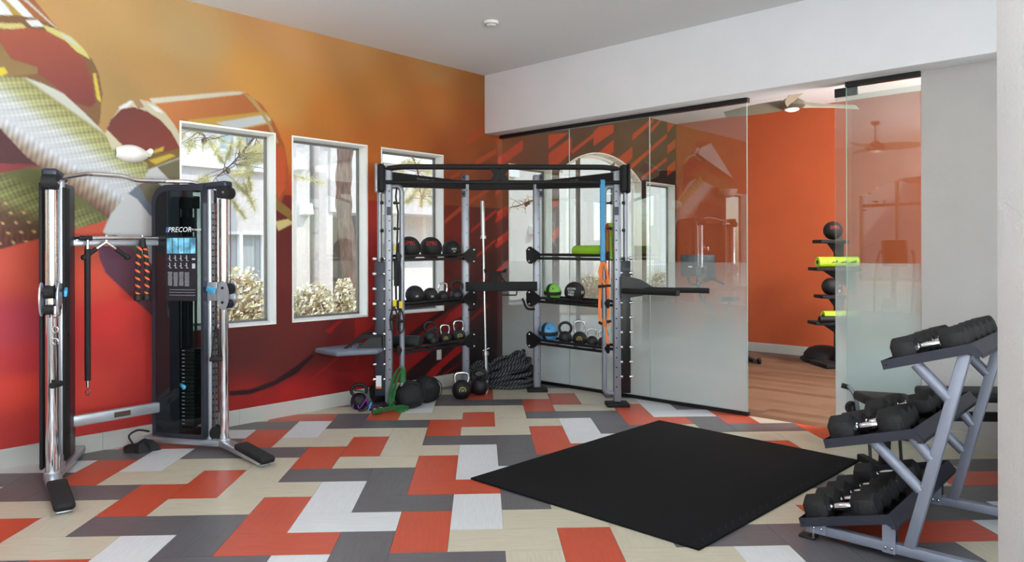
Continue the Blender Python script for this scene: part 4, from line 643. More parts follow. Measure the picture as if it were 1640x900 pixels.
# ================================================================ CABLE MACHINE
ft = empty('cable_machine', (-2.5, 5.5, 0), 'grey and chrome dual-column cable machine with smoked weight shroud', 'exercise machine'); FW = ft.location
NC = Vector((-2.94, 5.09, 0)); FC = Vector((-2.07, 5.92, 0))
rf = Vector((-.962, .275, 0)).normalized(); rn = Vector((-.276, .961, 0)).normalized()
tipF = Vector((-1.60, 5.43, 0)); tipN = Vector((-2.53, 4.50, 0)); Z = Vector((0, 0, 1)); HT = 2.13
def B(mb, name, m, par=None, **k): return mb.build(name, m, par or ft, world=FW, **k)
def along(p, d, t, z=0): return p+d*t+Z*z
for (C0, rd, tip, nm) in ((NC, rn, tipN, 'near'), (FC, rf, tipF, 'far')):
    sd_ = Vector((-rd.y, rd.x, 0))
    fd = (tip-C0); fl_ = fd.length; fd.normalize()
    # foot: steel rail with black rubber toe
    B(MB().boxp(along(C0, rd, .72, .055), along(C0, rd, -.02, .055), .10, .05).boxp(along(C0, rd, .0, .055), along(C0, fd, fl_-.02, .035), .10, .045), 'foot', M['silver'], bevel=.008)
    B(MB().boxp(along(C0, fd, fl_*.42, .085), along(C0, fd, fl_+.05, .052), .118, .05), 'toe_cap', M['grip'], bevel=.02, seg=3)
    B(MB().boxp(along(C0, fd, fl_-.1, .014), along(C0, fd, fl_+.0, .008), .09, .016), 'foot_glide', M['brushed'], bevel=.003)
    # upright behind the guide tube
    B(MB().box(along(C0, rd, .125 if nm == 'far' else .155, HT/2+.03), (.05, .055 if nm == 'far' else .085, HT-.06), Matrix.Rotation(math.atan2(rd.y, rd.x), 3, 'Z')), 'upright', M['silver'], bevel=.02, seg=3)
    # perforated adjustment rail
    rail = B(MB().box(along(C0, rd, .085, HT/2), (.03, .035, HT-.3), Matrix.Rotation(math.atan2(rd.y, rd.x), 3, 'Z')), 'adjustment_rail', M['brushed'], smooth=False)
    hm = MB(); 
    for i in range(34):
        c = along(C0, rd, .085, .25+i*.05); hm.add([c+sd_*s+Vector((0, 0, z))+rd*r_ for s in (-.0181, .0181) for r_ in (-.007, .007) for z in (-.007, .007)], [(0, 1, 3, 2), (4, 6, 7, 5)])
        hm.add([c-rd*.0156+sd_*q+Vector((0, 0, z)) for q in (-.007, .007) for z in (-.007, .007)], [(0, 1, 3, 2)])
    B(hm, 'holes', M['matte'], rail, smooth=False)['kind'] = 'stuff'
    # chrome guide tube
    B(MB().cyl(along(C0, rd, 0, .07), along(C0, rd, 0, HT-.12), .036 if nm == 'far' else .040, 24), 'guide_tube', M['chrome'])
    B(MB().cyl(along(C0, rd, 0, .06), along(C0, rd, 0, .09), .05, 20).box(along(C0, rd, .02, .075), (.12, .07, .03), Matrix.Rotation(math.atan2(rd.y, rd.x), 3, 'Z')), 'tube_socket', M['silver'], bevel=.004)
    # head with pulley
    B(MB().boxp(along(C0, rd, .24, HT-.02), along(C0, rd, -.055, HT-.0), .10, .055).boxp(along(C0, rd, .05, HT-.06), along(C0, rd, -.05, HT-.07), .075, .10), 'head_cap', M['graph'], bevel=.02, seg=3)
    pu = B(MB().tube([along(C0, rd, -.03, HT-.07)+sd_*.045, along(C0, rd, -.03, HT-.07)-sd_*.045], .05, 20), 'top_pulley', M['matte']); B(MB().tube([along(C0, rd, -.03, HT-.07)+sd_*.052, along(C0, rd, -.03, HT-.07)-sd_*.052], .012, 10), 'axle', M['chrome'], pu)
    # cable
    zc_ = 1.27 if nm == 'far' else 1.30
    B(MB().tube([along(C0, rd, -.062, HT-.08), along(C0, rd, -.06, zc_)], .0035, 6).tube([along(C0, rd, -.05, zc_-.14), along(C0, rd, .055, zc_-.3), along(C0, rd, .055, .14)], .0035, 6), 'cable', M['black'])
    bp = B(MB().tube([along(C0, rd, .06, .13)+sd_*.03, along(C0, rd, .06, .13)-sd_*.03], .055, 20), 'base_pulley', M['matte'])
    B(MB().prism([(-.05, -.08), (.05, -.08), (.055, .03), (.02, .06), (-.03, .06), (-.055, .02)], lambda u, v, d: along(C0, rd, .06+u, .13+v)+sd_*d, -.043, -.036), 'pulley_cover', M['silver'], bp, smooth=False)
    # adjustable carriage
    zc = 1.27 if nm == 'far' else 1.295
    ca_ = B(MB().box(along(C0, rd, .09, zc), (.10, .07, .15), Matrix.Rotation(math.atan2(rd.y, rd.x), 3, 'Z')), 'carriage', M['silver'], bevel=.006)
    pts = [(.045*math.cos(a)-.0, .115*math.sin(a)) for a in [2*math.pi*i/24 for i in range(24)]]
    B(MB().prism([(u*1.15-.03, v-.03) for u, v in pts], lambda u, v, d: along(C0, rd, u, zc+v)+sd_*d, -.058, -.048).prism([(u*1.15-.03, v-.03) for u, v in pts], lambda u, v, d: along(C0, rd, u, zc+v)+sd_*d, .048, .058), 'swivel_plate', M['silver'], ca_, smooth=False)
    B(MB().tube([along(C0, rd, -.04, zc+.02)+sd_*.03, along(C0, rd, -.04, zc+.02)-sd_*.03], .045, 18).tube([along(C0, rd, -.035, zc-.1)+sd_*.03, along(C0, rd, -.035, zc-.1)-sd_*.03], .035, 18), 'pulley', M['matte'], ca_)
    for dz in (.03, -.085): B(MB().tube([along(C0, rd, -.03, zc+dz)+sd_*.066, along(C0, rd, -.03, zc+dz)-sd_*.066], .011, 10), 'bolt', M['black'], ca_)
    # blue pull lever
    B(MB().boxp(along(C0, rd, .12, zc+.025)+sd_*(.05 if nm == 'far' else -.06), along(C0, rd, .03, zc+.0)+sd_*(.07 if nm == 'far' else -.075), .02, .045), 'lever', M['bluep'], ca_, bevel=.008)
    if nm == 'far':
        # weight shroud: smoked shell with rounded shoulder, weight stack inside
        def sh(r0, r1, z0, z1, rad, n=8): return [(r0, z0), (r1, z0)]+[(r1-rad+rad*math.cos(a), z1-rad+rad*math.sin(a)) for a in [math.pi/2*i/n for i in range(n+1)]]+[(r0, z1)]
        P_ = sh(.125, .60, .10, HT+.0, .14)
        ring = MB(); o_ = P_; n = len(P_); cxm, czm = .42, 1.1
        in_ = [(u, v) for u, v in sh(.145, .565, .13, HT-.05, .11)]
        V = [along(C0, rd, u, v)+sd_*d for d in (-.09, .09) for u, v in P_]; F = [(i, (i+1) % n, n+(i+1) % n, n+i) for i in range(n)]
        ring.add(V, F)
        for d in (-.09, .09): ring.add([along(C0, rd, u, v)+sd_*d for u, v in P_+in_], [(i, (i+1) % n, n+(i+1) % n, n+i) for i in range(n)])
        shr = B(ring, 'weight_shroud', M['graph'], ang=50)
        B(MB().add([along(C0, rd, u, v)+sd_*.088 for u, v in P_], [tuple(range(n))]), 'front_panel', M['smoke'], shr, smooth=False)
        B(MB().add([along(C0, rd, u, v)-sd_*.088 for u, v in P_], [tuple(range(n))]), 'rear_panel', M['smoke'], shr, smooth=False)
        for sg in (1, -1): B(MB().prism([(.35, .13), (.595, .13), (.595, HT-.1), (.55, HT-.04), (.48, HT-.03), (.35, HT-.03)], lambda u, v, d: along(C0, rd, u, v)+sd_*d*sg, .080, .086), 'dark_panel', M['graph2'], shr, smooth=False)
        ws = MB()
        st = B(MB().box(along(C0, rd, 0.330, .13), (.2, .12, .05), Matrix.Rotation(math.atan2(rd.y, rd.x), 3, 'Z')), 'weight_stack', M['black'], smooth=False)
        for i in range(20): B(MB().box(along(C0, rd, 0.330, .20+i*.031), (.2, .12, .028), Matrix.Rotation(math.atan2(rd.y, rd.x), 3, 'Z')), 'weight_plate', M['cast'], st, bevel=.003)
        tk = MB()
        face = 1 if (sd_.dot(Vector((0, -1, 0))) > 0) else -1
        for i in range(20): c = along(C0, rd, 0.330, .20+i*.031)+sd_*face*.061; tk.add([c+rd*(-.012), c+rd*.012, c+rd*.012+Z*.006, c-rd*.012+Z*.006], [(0, 1, 2, 3)])
        B(tk, 'weight_marks', M['whitet'], st, smooth=False)
        B(MB().boxp(along(C0, rd, 0.350, .52)+sd_*face*.07, along(C0, rd, 0.290, .50)+sd_*face*.09, .02, .03), 'selector_pin', M['bluep'], st, bevel=.005)
        for u in (.26, .40): B(MB().cyl(along(C0, rd, u, .12), along(C0, rd, u, HT-.15), .011, 10), 'guide_rod', M['black'], st)
        B(MB().cyl(along(C0, rd, 0.330, .82), along(C0, rd, 0.330, HT-.12), .006, 6).box(along(C0, rd, 0.330, HT-.32), (.1, .06, .12), Matrix.Rotation(math.atan2(rd.y, rd.x), 3, 'Z')).box(along(C0, rd, 0.330, HT-.14), (.16, .08, .1), Matrix.Rotation(math.atan2(rd.y, rd.x), 3, 'Z')), 'stack_pulley', M['black'], st)
        # placard with exercise pictures
        fo = sd_*face
        u0, u1 = .175, .445
        pc = B(MB().prism([(u0, 1.195), (u1+.02, 1.195), (u1+.02, 1.71), (u0, 1.71)], lambda u, v, d: along(C0, rd, u, v)+fo*d, .0905, .0965), 'placard', mat('placard_dark', (34, 34, 42), .5), smooth=False)
        e5 = mat('placard_blue', (110, 180, 220), .5, var=.6, vs_=14)
        for i in range(5):
            a = u1+.01-(i+1)*.054; B(MB().prism([(a+.003, 1.575), (a+.051, 1.575), (a+.051, 1.70), (a+.003, 1.70)], lambda u, v, d: along(C0, rd, u, v)+fo*d, .0966, .0973), 'picture', e5, pc, smooth=False)
        fg = MB(); rs = random.Random(2)
        def bar(u, v, w_, h): fg.prism([(u-w_/2, v-h/2), (u+w_/2, v-h/2), (u+w_/2, v+h/2), (u-w_/2, v+h/2)], lambda a, b, d: along(C0, rd, a, b)+fo*d, .0966, .0972)
        for i in range(4):
            for j in range(2):
                cu = u1-.02-i*.052; cv = 1.535-j*.06; bar(cu, cv, .006, .035); bar(cu+.008, cv+.004*(i % 2), .016, .005); bar(cu-.006, cv-.016, .018, .004); bar(cu+.002, cv+.021, .008, .008)
            for q in range(12): bar(u1-.022-i*.052, 1.425-q*.0095-.004*(i % 2), .034+.008*rs.random(), .003)
        bar(u0+.03, 1.475, .028, .04); bar(u0+.03, 1.53, .03, .012)
        for q in range(3): bar((u0+u1)/2, 1.285-q*.022, .24, .002)
        B(fg, 'diagrams', mat('placard_print', (190, 192, 200), .6), pc, smooth=False)
        tx = MB(); flat_text(tx, 'PRECOR', .058, along(C0, rd, 0.335, 1.765)+fo*.092, -rd, Z, 1.0, .22); B(tx, 'lettering', M['whitet'], shr, smooth=False)
        tx = MB(); flat_text(tx, 'FTS GLIDE', .021, along(C0, rd, .19, 1.765)+fo*.092, -rd, Z, 1.1, .2); B(tx, 'lettering', M['whitet'], shr, smooth=False)
        lg = MB()
        for i in range(2): lg.prism([(.446+i*.013, 1.745), (.454+i*.013, 1.745), (.446+i*.013, 1.787), (.438+i*.013, 1.787)], lambda u, v, d: along(C0, rd, u, v)+fo*d, .0915, .0925)
        B(lg, 'logo', mat('logo_blue', (70, 110, 190), .5), shr, smooth=False)
        B(MB().box(along(C0, rd, .155, HT-.14)+fo*.045, (.045, .004, .06), Matrix.Rotation(math.atan2(rd.y, rd.x), 3, 'Z')), 'warning_label', M['labelo'], smooth=False)
    else:
        B(MB().box(along(C0, rd, .32, 1.08), (.33, .075, HT-.12), Matrix.Rotation(math.atan2(rd.y, rd.x), 3, 'Z')), 'weight_shroud', M['graph'], bevel=.03)
        B(MB().box(along(C0, rd, .06, 1.08)+sd_*.07, (.09, .022, HT-.16), Matrix.Rotation(math.atan2(rd.y, rd.x), 3, 'Z')), 'cable_guard', M['matte'], bevel=.008)
        B(MB().box(along(C0, rd, .2, 1.08)-sd_*.04, (.14, .02, HT-.2), Matrix.Rotation(math.atan2(rd.y, rd.x), 3, 'Z')), 'side_guard', M['matte'], bevel=.012)
        for z in (.28, .62, 1.0, 1.4): B(MB().tube([along(C0, rd, .2, z)-sd_*.05, along(C0, rd, .2, z)-sd_*.06], .01, 8), 'bolt', M['black'])
nr, fr_ = along(NC, rn, .42), along(FC, rf, .52)
B(MB().boxp(nr+Z*.33, fr_+Z*.33, .05, .085), 'lower_crossbar', M['silver'], bevel=.015)
md = (nr+fr_)/2+Z*.33; dd = (fr_-nr).normalized(); nn_ = Vector((dd.y, -dd.x, 0))
B(MB().boxp(md+nn_*.027-dd*.06, md+nn_*.027+dd*.06, .003, .04), 'warning_label', mat('label_dark', (70, 50, 36), .5), smooth=False)
B(MB().boxp(nr+Z*1.655, fr_+Z*1.665, .035, .05), 'upper_crossbar', M['silver'], bevel=.012)
a1 = nr.lerp(fr_, .08)+Z*1.69+nn_*.07; a2 = nr.lerp(fr_, .93)+Z*1.70+nn_*.07
hk = B(MB().tube(fillet([a1-nn_*.07, a1, a2, a2-nn_*.07], .05), .016, 12), 'accessory_bar', M['chrome'])
B(MB().tube([a1.lerp(a2, .0), a1.lerp(a2, .12)], .019, 12), 'end_sleeve', M['grip'], hk); B(MB().tube([a1.lerp(a2, .9), a1.lerp(a2, 1)], .019, 12), 'end_sleeve', M['grip'], hk)
# pull-up bar
pb = [along(NC, rn, .02, 2.085), at(140, 278, 5.33), at(200, 282, 5.5), at(216, 289, 5.56), at(262, 290, 5.72), at(304, 291, 5.82), at(330, 298, 5.9), along(FC, rf, .0, 2.075)]
B(MB().tube(fillet(pb, .04), .0165, 14), 'pull_up_bar', M['chrome'])
# things hanging on the accessory bar
def hang_on(px): 
    r = ray(px, 400); d = a2-a1; den = r.x*d.y-r.y*d.x; t = (a1.y*r.x-a1.x*r.y)/(-den) ; return a1+d*t
h0 = hang_on(140)
lb = empty('pull_down_bar', h0, 'long black straight bar hanging vertically from accessory rail', 'cable attachment', 'cable attachments on the machine')
q = Vector((0, 0, 0)); MB().tube([q+Z*.0, q-Z*.05], .012, 10).build('swivel', M['chrome'], lb); MB().tube([q-Z*.05, q-Z*.08], .017, 14).build('collar', M['brushed'], lb); MB().tube([q-Z*.08, q-Z*1.06], .021, 16).build('bar', M['grip'], lb)
MB().tube([q-Z*1.06, q-Z*1.11], .013, 12).build('end_fitting', M['chrome'], lb); MB().tube([Vector((.016*math.sin(a), 0, -1.125-.022*(1-math.cos(a)))) for a in [2*math.pi*i/16 for i in range(16)]], .0035, 6, closed=True).build('ring', M['brushed'], lb)
h1 = hang_on(170)
vb = empty('v_handle', h1, 'chrome v-shaped handle with two black grips on accessory rail', 'cable attachment', 'cable attachments on the machine')
for s in (-1, 1):
    e0 = Vector((0, 0, -.03)); e1 = e0+dd*s*.05-Z*.035; e2 = e0+dd*s*.155-Z*.115; MB().tube([e0, e1, e1.lerp(e2, .3)], .011, 10).build('arm', M['chrome'], vb); MB().tube([e1.lerp(e2, .2), e2], .018, 14).build('grip', M['grip'], vb); MB().ball(e2, .023, 14).build('end_knob', M['grip'], vb)
MB().tube([(0, 0, .02), (0, 0, -.04)], .01, 8).build('swivel', M['chrome'], vb)
h2 = hang_on(228)
rp = empty('triceps_rope', h2, 'black and orange twisted rope attachment hanging from accessory rail', 'cable attachment', 'cable attachments on the machine')
for s in (-1, 1): MB().tube(smooth_path([(0, 0, -.03), dd*s*.022-Z*.1, dd*s*.036-Z*.25, dd*s*.034-Z*.45], 8), .0185, 12).build('rope', M['trope'], rp); MB().lathe([(.001, -.50), (.03, -.49), (.033, -.465), (.022, -.44), (.001, -.44)], dd*s*.034, 14).build('stopper', M['rubber'], rp)
MB().lathe([(.001, -.09), (.03, -.075), (.022, -.0), (.001, .01)], (0, 0, 0), 10).build('sleeve', M['rubber'], rp); MB().tube([(0, 0, .02), (0, 0, -.02)], .008, 8).build('clip', M['chrome'], rp)
# clips on the near cable, handle on the far cable
cz = along(NC, rn, -.062, 1.17)+Vector((.04, 0, 0))
cc = empty('cable_clip', cz, 'chrome snap hook and chain links on the near cable', 'clip'); MB().tube([(0, 0, .05), (0, 0, .0)], .012, 10).lathe([(.01, 0), (.02, -.01), (.02, -.02), (.01, -.03)], (0, 0, 0), 12).build('swivel', M['chrome'], cc); MB().tube([(0, 0, -.03), (0, 0, -.09)], .009, 8).build('shank', M['chrome'], cc)
for zz_ in (-.11, -.19): MB().tube([Vector((.019*math.sin(a), .004, zz_+.02*math.cos(a))) for a in [2*math.pi*i/18 for i in range(18)]], .005, 8, closed=True).build('link', M['chrome'], cc)
nh = empty('hanging_stirrup', cz+Vector((.01, 0, -.22)), 'black strap handle hanging low on the near column', 'cable attachment'); MB().tube([(0, 0, .03), (.005, 0, -.1), (.0, 0, -.24)], .004, 6).build('strap', M['grip'], nh); MB().tube([(-.005, -.045, -.26), (-.0, .045, -.26)], .021, 14).build('grip', M['grip'], nh)
fz = along(FC, rf, .05, 1.1)-Vector((0, .06, 0))
fh = empty('stirrup_handle', fz, 'black stirrup handle hanging from the far carriage', 'cable attachment'); MB().tube([(0, 0, .06), (0, 0, -.06), (0, 0, -.1)], .005, 6).build('cord', M['black'], fh); MB().tube(smooth_path([(0, 0, -.1), (.022, 0, -.25), (.035, 0, -.36)], 4), .006, 6).tube(smooth_path([(0, 0, -.1), (-.022, 0, -.25), (-.035, 0, -.36)], 4), .006, 6).build('strap', M['grip'], fh); MB().tube([(-.045, 0, -.37), (.045, 0, -.37)], .018, 12).build('grip', M['grip'], fh)
bag = MB(); rs = random.Random(4)
cp = on_floor(225, 722); bg_ = empty('ankle_strap', (cp.x, cp.y, 0), 'crumpled black ankle strap on floor behind machine foot', 'cable attachment')
bag.lathe([(.001, .0), (.13, .0), (.12, .03), (.09, .06), (.03, .08), (.001, .085)], (0, 0, 0), 18); bag.v = [(x*(1+.25*math.sin(y*40)), y*.6*(1+.2*math.sin(x*50)), z*(1+.3*math.sin(x*30))) for x, y, z in bag.v]
bag.build('padding', M['matte'], bg_); MB().tube(smooth_path([(-.06, 0, .06), (-.09, 0, .12), (-.03, .02, .16), (.06, .02, .15)], 6), .008, 8).build('loop', M['grip'], bg_)
# ================================================================ FLOOR MAT
mc = [Vector((-.08, 5.04, 0)), Vector((1.65, 6.69, 0)), Vector((2.83, 5.32, 0)), Vector((1.14, 3.77, 0))]
fm = empty('floor_mat', (1.38, 5.2, 0), 'large black rubber exercise mat lying diagonally on the floor', 'mat')
MB().prism([(v.x, v.y) for v in mc], lambda u, v, d: Vector((u, v, d)), .0, .014).build('mat', M['mat'], fm, world=fm.location, bevel=.004)
e0, e1 = mc[3], mc[2]; ed_ = (e1-e0); L_ = ed_.length; ed_.normalize(); pr = Vector((-ed_.y, ed_.x, 0))*(-1 if Vector((-ed_.y, ed_.x, 0)).dot(mc[0]-e0) < 0 else 1)
pts = []
for i in range(150):
    t = L_*(.02+.96*i/149); pts.append(e0+ed_*(t+.012*math.sin(i*1.1*2))+pr*(.055+.02*math.sin(i*.55*2))+Z*.0142)
MB().tube(pts, .0012, 4, False).build('interlocking_seam', M['grip'], fm, world=fm.location)
# ================================================================ KETTLEBELLS, BALLS
def kettlebell(loc, r, hm, label, group, ring=None, rz=0, tall=1.0):
    t = empty('kettlebell', loc, label, 'kettlebell', group, rz)
    MB().lathe([(.001, 0), (r*.55, 0), (r*.82, r*.22), (r*.99, r*.65), (r, r*.95), (r*.9, r*1.35), (r*.62, r*1.72), (r*.3, r*1.86), (.001, r*1.88)], (0, 0, 0), 24).build('bell', M['cast'], t)
    h = r*1.75*tall; hh = [(-r*.55, 0, r*1.5), (-r*.72, 0, r*1.5+h*.45), (-r*.58, 0, r*1.5+h*.8), (-r*.2, 0, r*1.5+h*.88), (r*.2, 0, r*1.5+h*.88), (r*.58, 0, r*1.5+h*.8), (r*.72, 0, r*1.5+h*.45), (r*.55, 0, r*1.5)]
    if hm == 'cast': hh = [(-r*.5, 0, r*1.5), (-r*.86, 0, r*1.5+h*.34), (-r*.82, 0, r*1.5+h*.66), (-r*.45, 0, r*1.5+h*.88), (0, 0, r*1.5+h*.95), (r*.45, 0, r*1.5+h*.88), (r*.82, 0, r*1.5+h*.66), (r*.86, 0, r*1.5+h*.34), (r*.5, 0, r*1.5)]
    MB().tube(smooth_path(hh, 5), r*(.2 if hm == 'cast' else .15), 12).build('handle', M[hm], t)
    if ring:
        rg = MB(); rs_ = math.pi*1.5
        for i in range(20):
            a0, a1_ = 2*math.pi*i/20, 2*math.pi*(i+1)/20
            def pp(a, q): x = q*math.cos(a); z = q*math.sin(a); y = -math.sqrt(max(0, 1.01-x*x-z*z)); return Vector((x*r, y*r, r*.95+z*r))
            rg.add([pp(a0, .30), pp(a1_, .30), pp(a1_, .36), pp(a0, .36)], [(0, 1, 2, 3)])
        rg.build('emblem', M[ring], t, smooth=False)
        tx = MB(); ball_text(tx, ring == 'gold' and '20' or '12', r*.34, (0, 0, r*.95), r*1.0, (0, -1, 0)); tx.build('number', M[ring], t, smooth=False)
    return t
def mball(loc, r, m, label, group, extra=None):
    t = empty('medicine_ball', loc, label, 'ball', group); MB().ball((0, 0, r), r, 32).build('ball', M[m], t)
    if extra: extra(t, r)
    return t
def txt(s_, size, fac, el=0, m='whitet'):
    def f(t, r): x = MB(); ball_text(x, s_, size, (0, 0, r), r, fac, el); x.build('lettering', M[m], t, smooth=False)
    return f
def bands(m):
    def f(t, r):
        b = MB()
        for (tilt, az) in ((R(8), 0), (R(82), R(50))):
            Rm = Matrix.Rotation(az, 3, 'Z') @ Matrix.Rotation(tilt, 3, 'X'); n = 32; V = []
            for k in range(n):
                a = 2*math.pi*k/n
                for z in (-.2, -.1, 0, .1, .2): q = math.sqrt(1-z*z); V.append(Rm @ Vector((q*math.cos(a), q*math.sin(a), z))*r*1.012+Vector((0, 0, r)))
            b.add(V, [(5*k+u, 5*((k+1) % n)+u, 5*((k+1) % n)+u+1, 5*k+u+1) for k in range(n) for u in range(4)])
        b.build('bands', M['rubber'], t); x = MB()
        az0 = math.atan2(-1, -.05)
        for (pa, pb, w_) in (((-.13, .42), (0, .52), .05), ((0, .52), (.12, .36), .05), ((-.02, .5), (-.05, .68), .07)):
            def sp(a, e): return Vector((r*1.014*math.cos(e)*math.cos(az0+a), r*1.014*math.cos(e)*math.sin(az0+a), r+r*1.014*math.sin(e)))
            x.add([sp(pa[0], pa[1]-w_), sp(pb[0], pb[1]-w_), sp(pb[0], pb[1]+w_), sp(pa[0], pa[1]+w_)], [(0, 1, 2, 3)])
        x.build('figure_print', M['rubber'], t, smooth=False)
    return f
# ================================================================ CORNER RIG
RC = .225; YF, YB = 7.40, 8.24; DF, DB = 1.165, .405; RH = 2.46
rig = empty('training_rig', (RC, YF+.3, 0), 'silver and black corner training rig with monkey bar and side shelves', 'exercise rig'); RW = rig.location
def G_(mb, name, m, par=None, **k): return mb.build(name, m, par or rig, world=RW, **k)
for s in (-1, 1):
    X = RC+s*DF; XB = RC+s*DB
    po = G_(MB().box((X, YF, RH/2+.02), (.078, .078, RH-.04)), 'front_post', M['steel'], bevel=.018, seg=3)
    hs = MB()
    for i in range(22): hs.tube([(X-s*.012, YF-.0385, .2+i*.1), (X-s*.012, YF-.0405, .2+i*.1)], .008, 8)
    G_(hs, 'holes', M['matte'], po)['kind'] = 'stuff'
    pb_ = G_(MB().box((XB, YB, RH/2+.02), (.085, .075, RH-.04)), 'back_post', M['steel'], bevel=.018, seg=3)
    hs = MB()
    for i in range(14): hs.tube([(XB+.015, YB-.037, .2+i*.16), (XB+.015, YB-.039, .2+i*.16)], .006, 8)
    G_(hs, 'holes', M['matte'], pb_)['kind'] = 'stuff'
    for x, y in ((X, YF), (XB, YB)): G_(MB().box((x, y, .018), (.23, .19, .036)), 'base_plate', M['matte'], bevel=.006)
    # outer black channel with adjustment studs
    xc = RC+s*1.255
    ch = G_(MB().box((xc, YF+.04, .81), (.10, .11, 1.36)), 'stud_channel', M['graph'] if s < 0 else M['black'], bevel=.008)
    for i in range(9):
        sb = MB()
        z = .30+i*.152
        sb.cyl((xc-.06, YF+.03, z), (xc+.06, YF+.03, z), .006, 8)
        for xx in (xc-.052, xc+.052): sb.lathe([(.001, -.022), (.016, -.018), (.02, 0), (.016, .018), (.001, .022)], (xx, YF-.015, z), 12, Matrix.Rotation(math.pi/2, 3, 'Y'))
        G_(sb, 'stud', M['chrome'], ch)
    G_(MB().box((xc-s*.01, YF-.018, 1.37 if s < 0 else 1.4), (.11, .02, .03)), 'channel_cap', M['graph'], ch, smooth=False)
    if s < 0:
        G_(MB().box((xc-.012, YF-.0165, .27), (.055, .003, .13)), 'label', M['sign'], ch, smooth=False); G_(MB().box((xc-.012, YF-.0185, .215), (.055, .002, .02)), 'label_band', M['labelo'], ch, smooth=False)
    # bent storage tubes
    G_(MB().tube(fillet([(X+s*.02, YF, 2.20), (X+s*.09, YF, 2.20), (X+s*.09, YF-.0, 1.49)], .07, 8), .024, 14), 'outer_loop', M['steel'])
    G_(MB().tube(fillet([(X, YF, 2.25), (X-s*.135, YF-.02, 2.25), (X-s*.135, YF-.02, .13), (X, YF, .13)], .09, 8), .026, 14), 'inner_loop', M['steel'])
    for z in (2.08, 1.80, 1.51):
        pg = MB(); pg.tube([(X+s*.06, YF-.02, z), (X+s*.06, YF-.075, z)], .010, 8); pg.ball((X+s*.055, YF-.08, z), .019, 12); G_(pg, 'peg', M['black'])
    for z in (2.08, 1.82):
        pg = MB(); pg.tube([(X-s*.11, YF-.02, z), (X-s*.075, YF-.06, z)], .010, 8); pg.ball((X-s*.07, YF-.065, z), .018, 12); G_(pg, 'peg', M['black'])
    G_(MB().box((X-s*.008, YF-.041, 2.0), (.045, .003, .085)), 'post_label', M['graph'], smooth=False)
    # head plates
    hp = G_(MB().box((X+s*.065, YF-.02, 2.33), (.075, .17, .285)), 'head_plate', M['matte'], bevel=.033, seg=4)
    G_(MB().box((X+s*.11, YF-.02, 2.33), (.03, .18, .30)), 'plate_shell', M['steel'] if s < 0 else M['matte'], hp, bevel=.013, seg=3)
    # tapered side beams with lettering
    A_ = Vector((X, YF, 0)); B_ = Vector((XB, YB, 0)); dn = (B_-A_).normalized(); nb = Vector((dn.y, -dn.x, 0)); nb = nb if nb.y < 0 else -nb
    Lb_ = (B_-A_).length
    bm_ = G_(MB().prism([(0, 2.245), (Lb_, 2.30), (Lb_, 2.385), (0, 2.40)], lambda u, v, d: A_+dn*u+nb*d+Z*v, -.03, .03), 'side_beam', M['matte'], bevel=.006)
    tx = MB(); rt_ = dn if s < 0 else -dn
    flat_text(tx, 'TORQUE', .052, A_+dn*(.48 if s < 0 else .62)+nb*.0308+Z*2.342, rt_, Z, 1.2, .15); G_(tx, 'lettering', mat('beam_letters', (150, 152, 156), .5), bm_, smooth=False)
    # bolts at the back post
    for z in (2.43, 2.24): G_(MB().box((XB+(.052 if s > 0 else -.02), YB-.045, z), (.045, .01, .07)).ball((XB+(.052 if s > 0 else -.02), YB-.055, z), .012, 8), 'bracket', M['graph'])
    # shelves between front and back post
    for (zf, zb) in ((1.545, 1.555), (1.06, 1.075), (.60, .605)):
        sh_ = None; P0 = A_+dn*.05; P1 = B_-dn*.03; rl = []
        for d in (.115, -.115):
            r_ = MB().tube([P0+nb*d+Z*zf, P1+nb*d+Z*zb], .0145, 10)
            r_.boxp(P0+nb*(d*.94)+Z*(zf-.042), P1+nb*(d*.94)+Z*(zb-.042), .006, .028)
            if sh_ is None: sh_ = G_(r_, 'shelf', M['black'])
            else: G_(r_, 'rail', M['black'], sh_)
        for k in range(1, 4): q = P0.lerp(P1, k/4); zz_ = zf+(zb-zf)*k/4; G_(MB().boxp(q+nb*.11+Z*(zz_-.045), q-nb*.11+Z*(zz_-.045), .03, .006), 'crosspiece', M['black'], sh_, smooth=False)
        tear = [(0, .085), (.03, .09), (.09, .06), (.16, .02), (.185, -.005), (.16, -.035), (.09, -.085), (.04, -.105), (0, -.10), (-.03, -.06), (-.035, .05)]
        for d in (.135,):
            G_(MB().prism([(u*1.05-.0, v) for u, v in tear], lambda u, v, d2: B_-dn*u+nb*d2+Z*(zb+v), d-.006, d+.004), 'end_bracket', M['black'], sh_, smooth=False)
            G_(MB().prism([(u*.3, v*.5) for u, v in tear], lambda u, v, d2: A_+dn*u+nb*d2+Z*(zf+v), d-.006, d+.004), 'end_bracket', M['black'], sh_, smooth=False)
            for vv in (.055, -.075): G_(MB().ball(B_-dn*.015+nb*(d+.006)+Z*(zb+vv), .013, 10), 'bolt', M['chrome'], sh_)
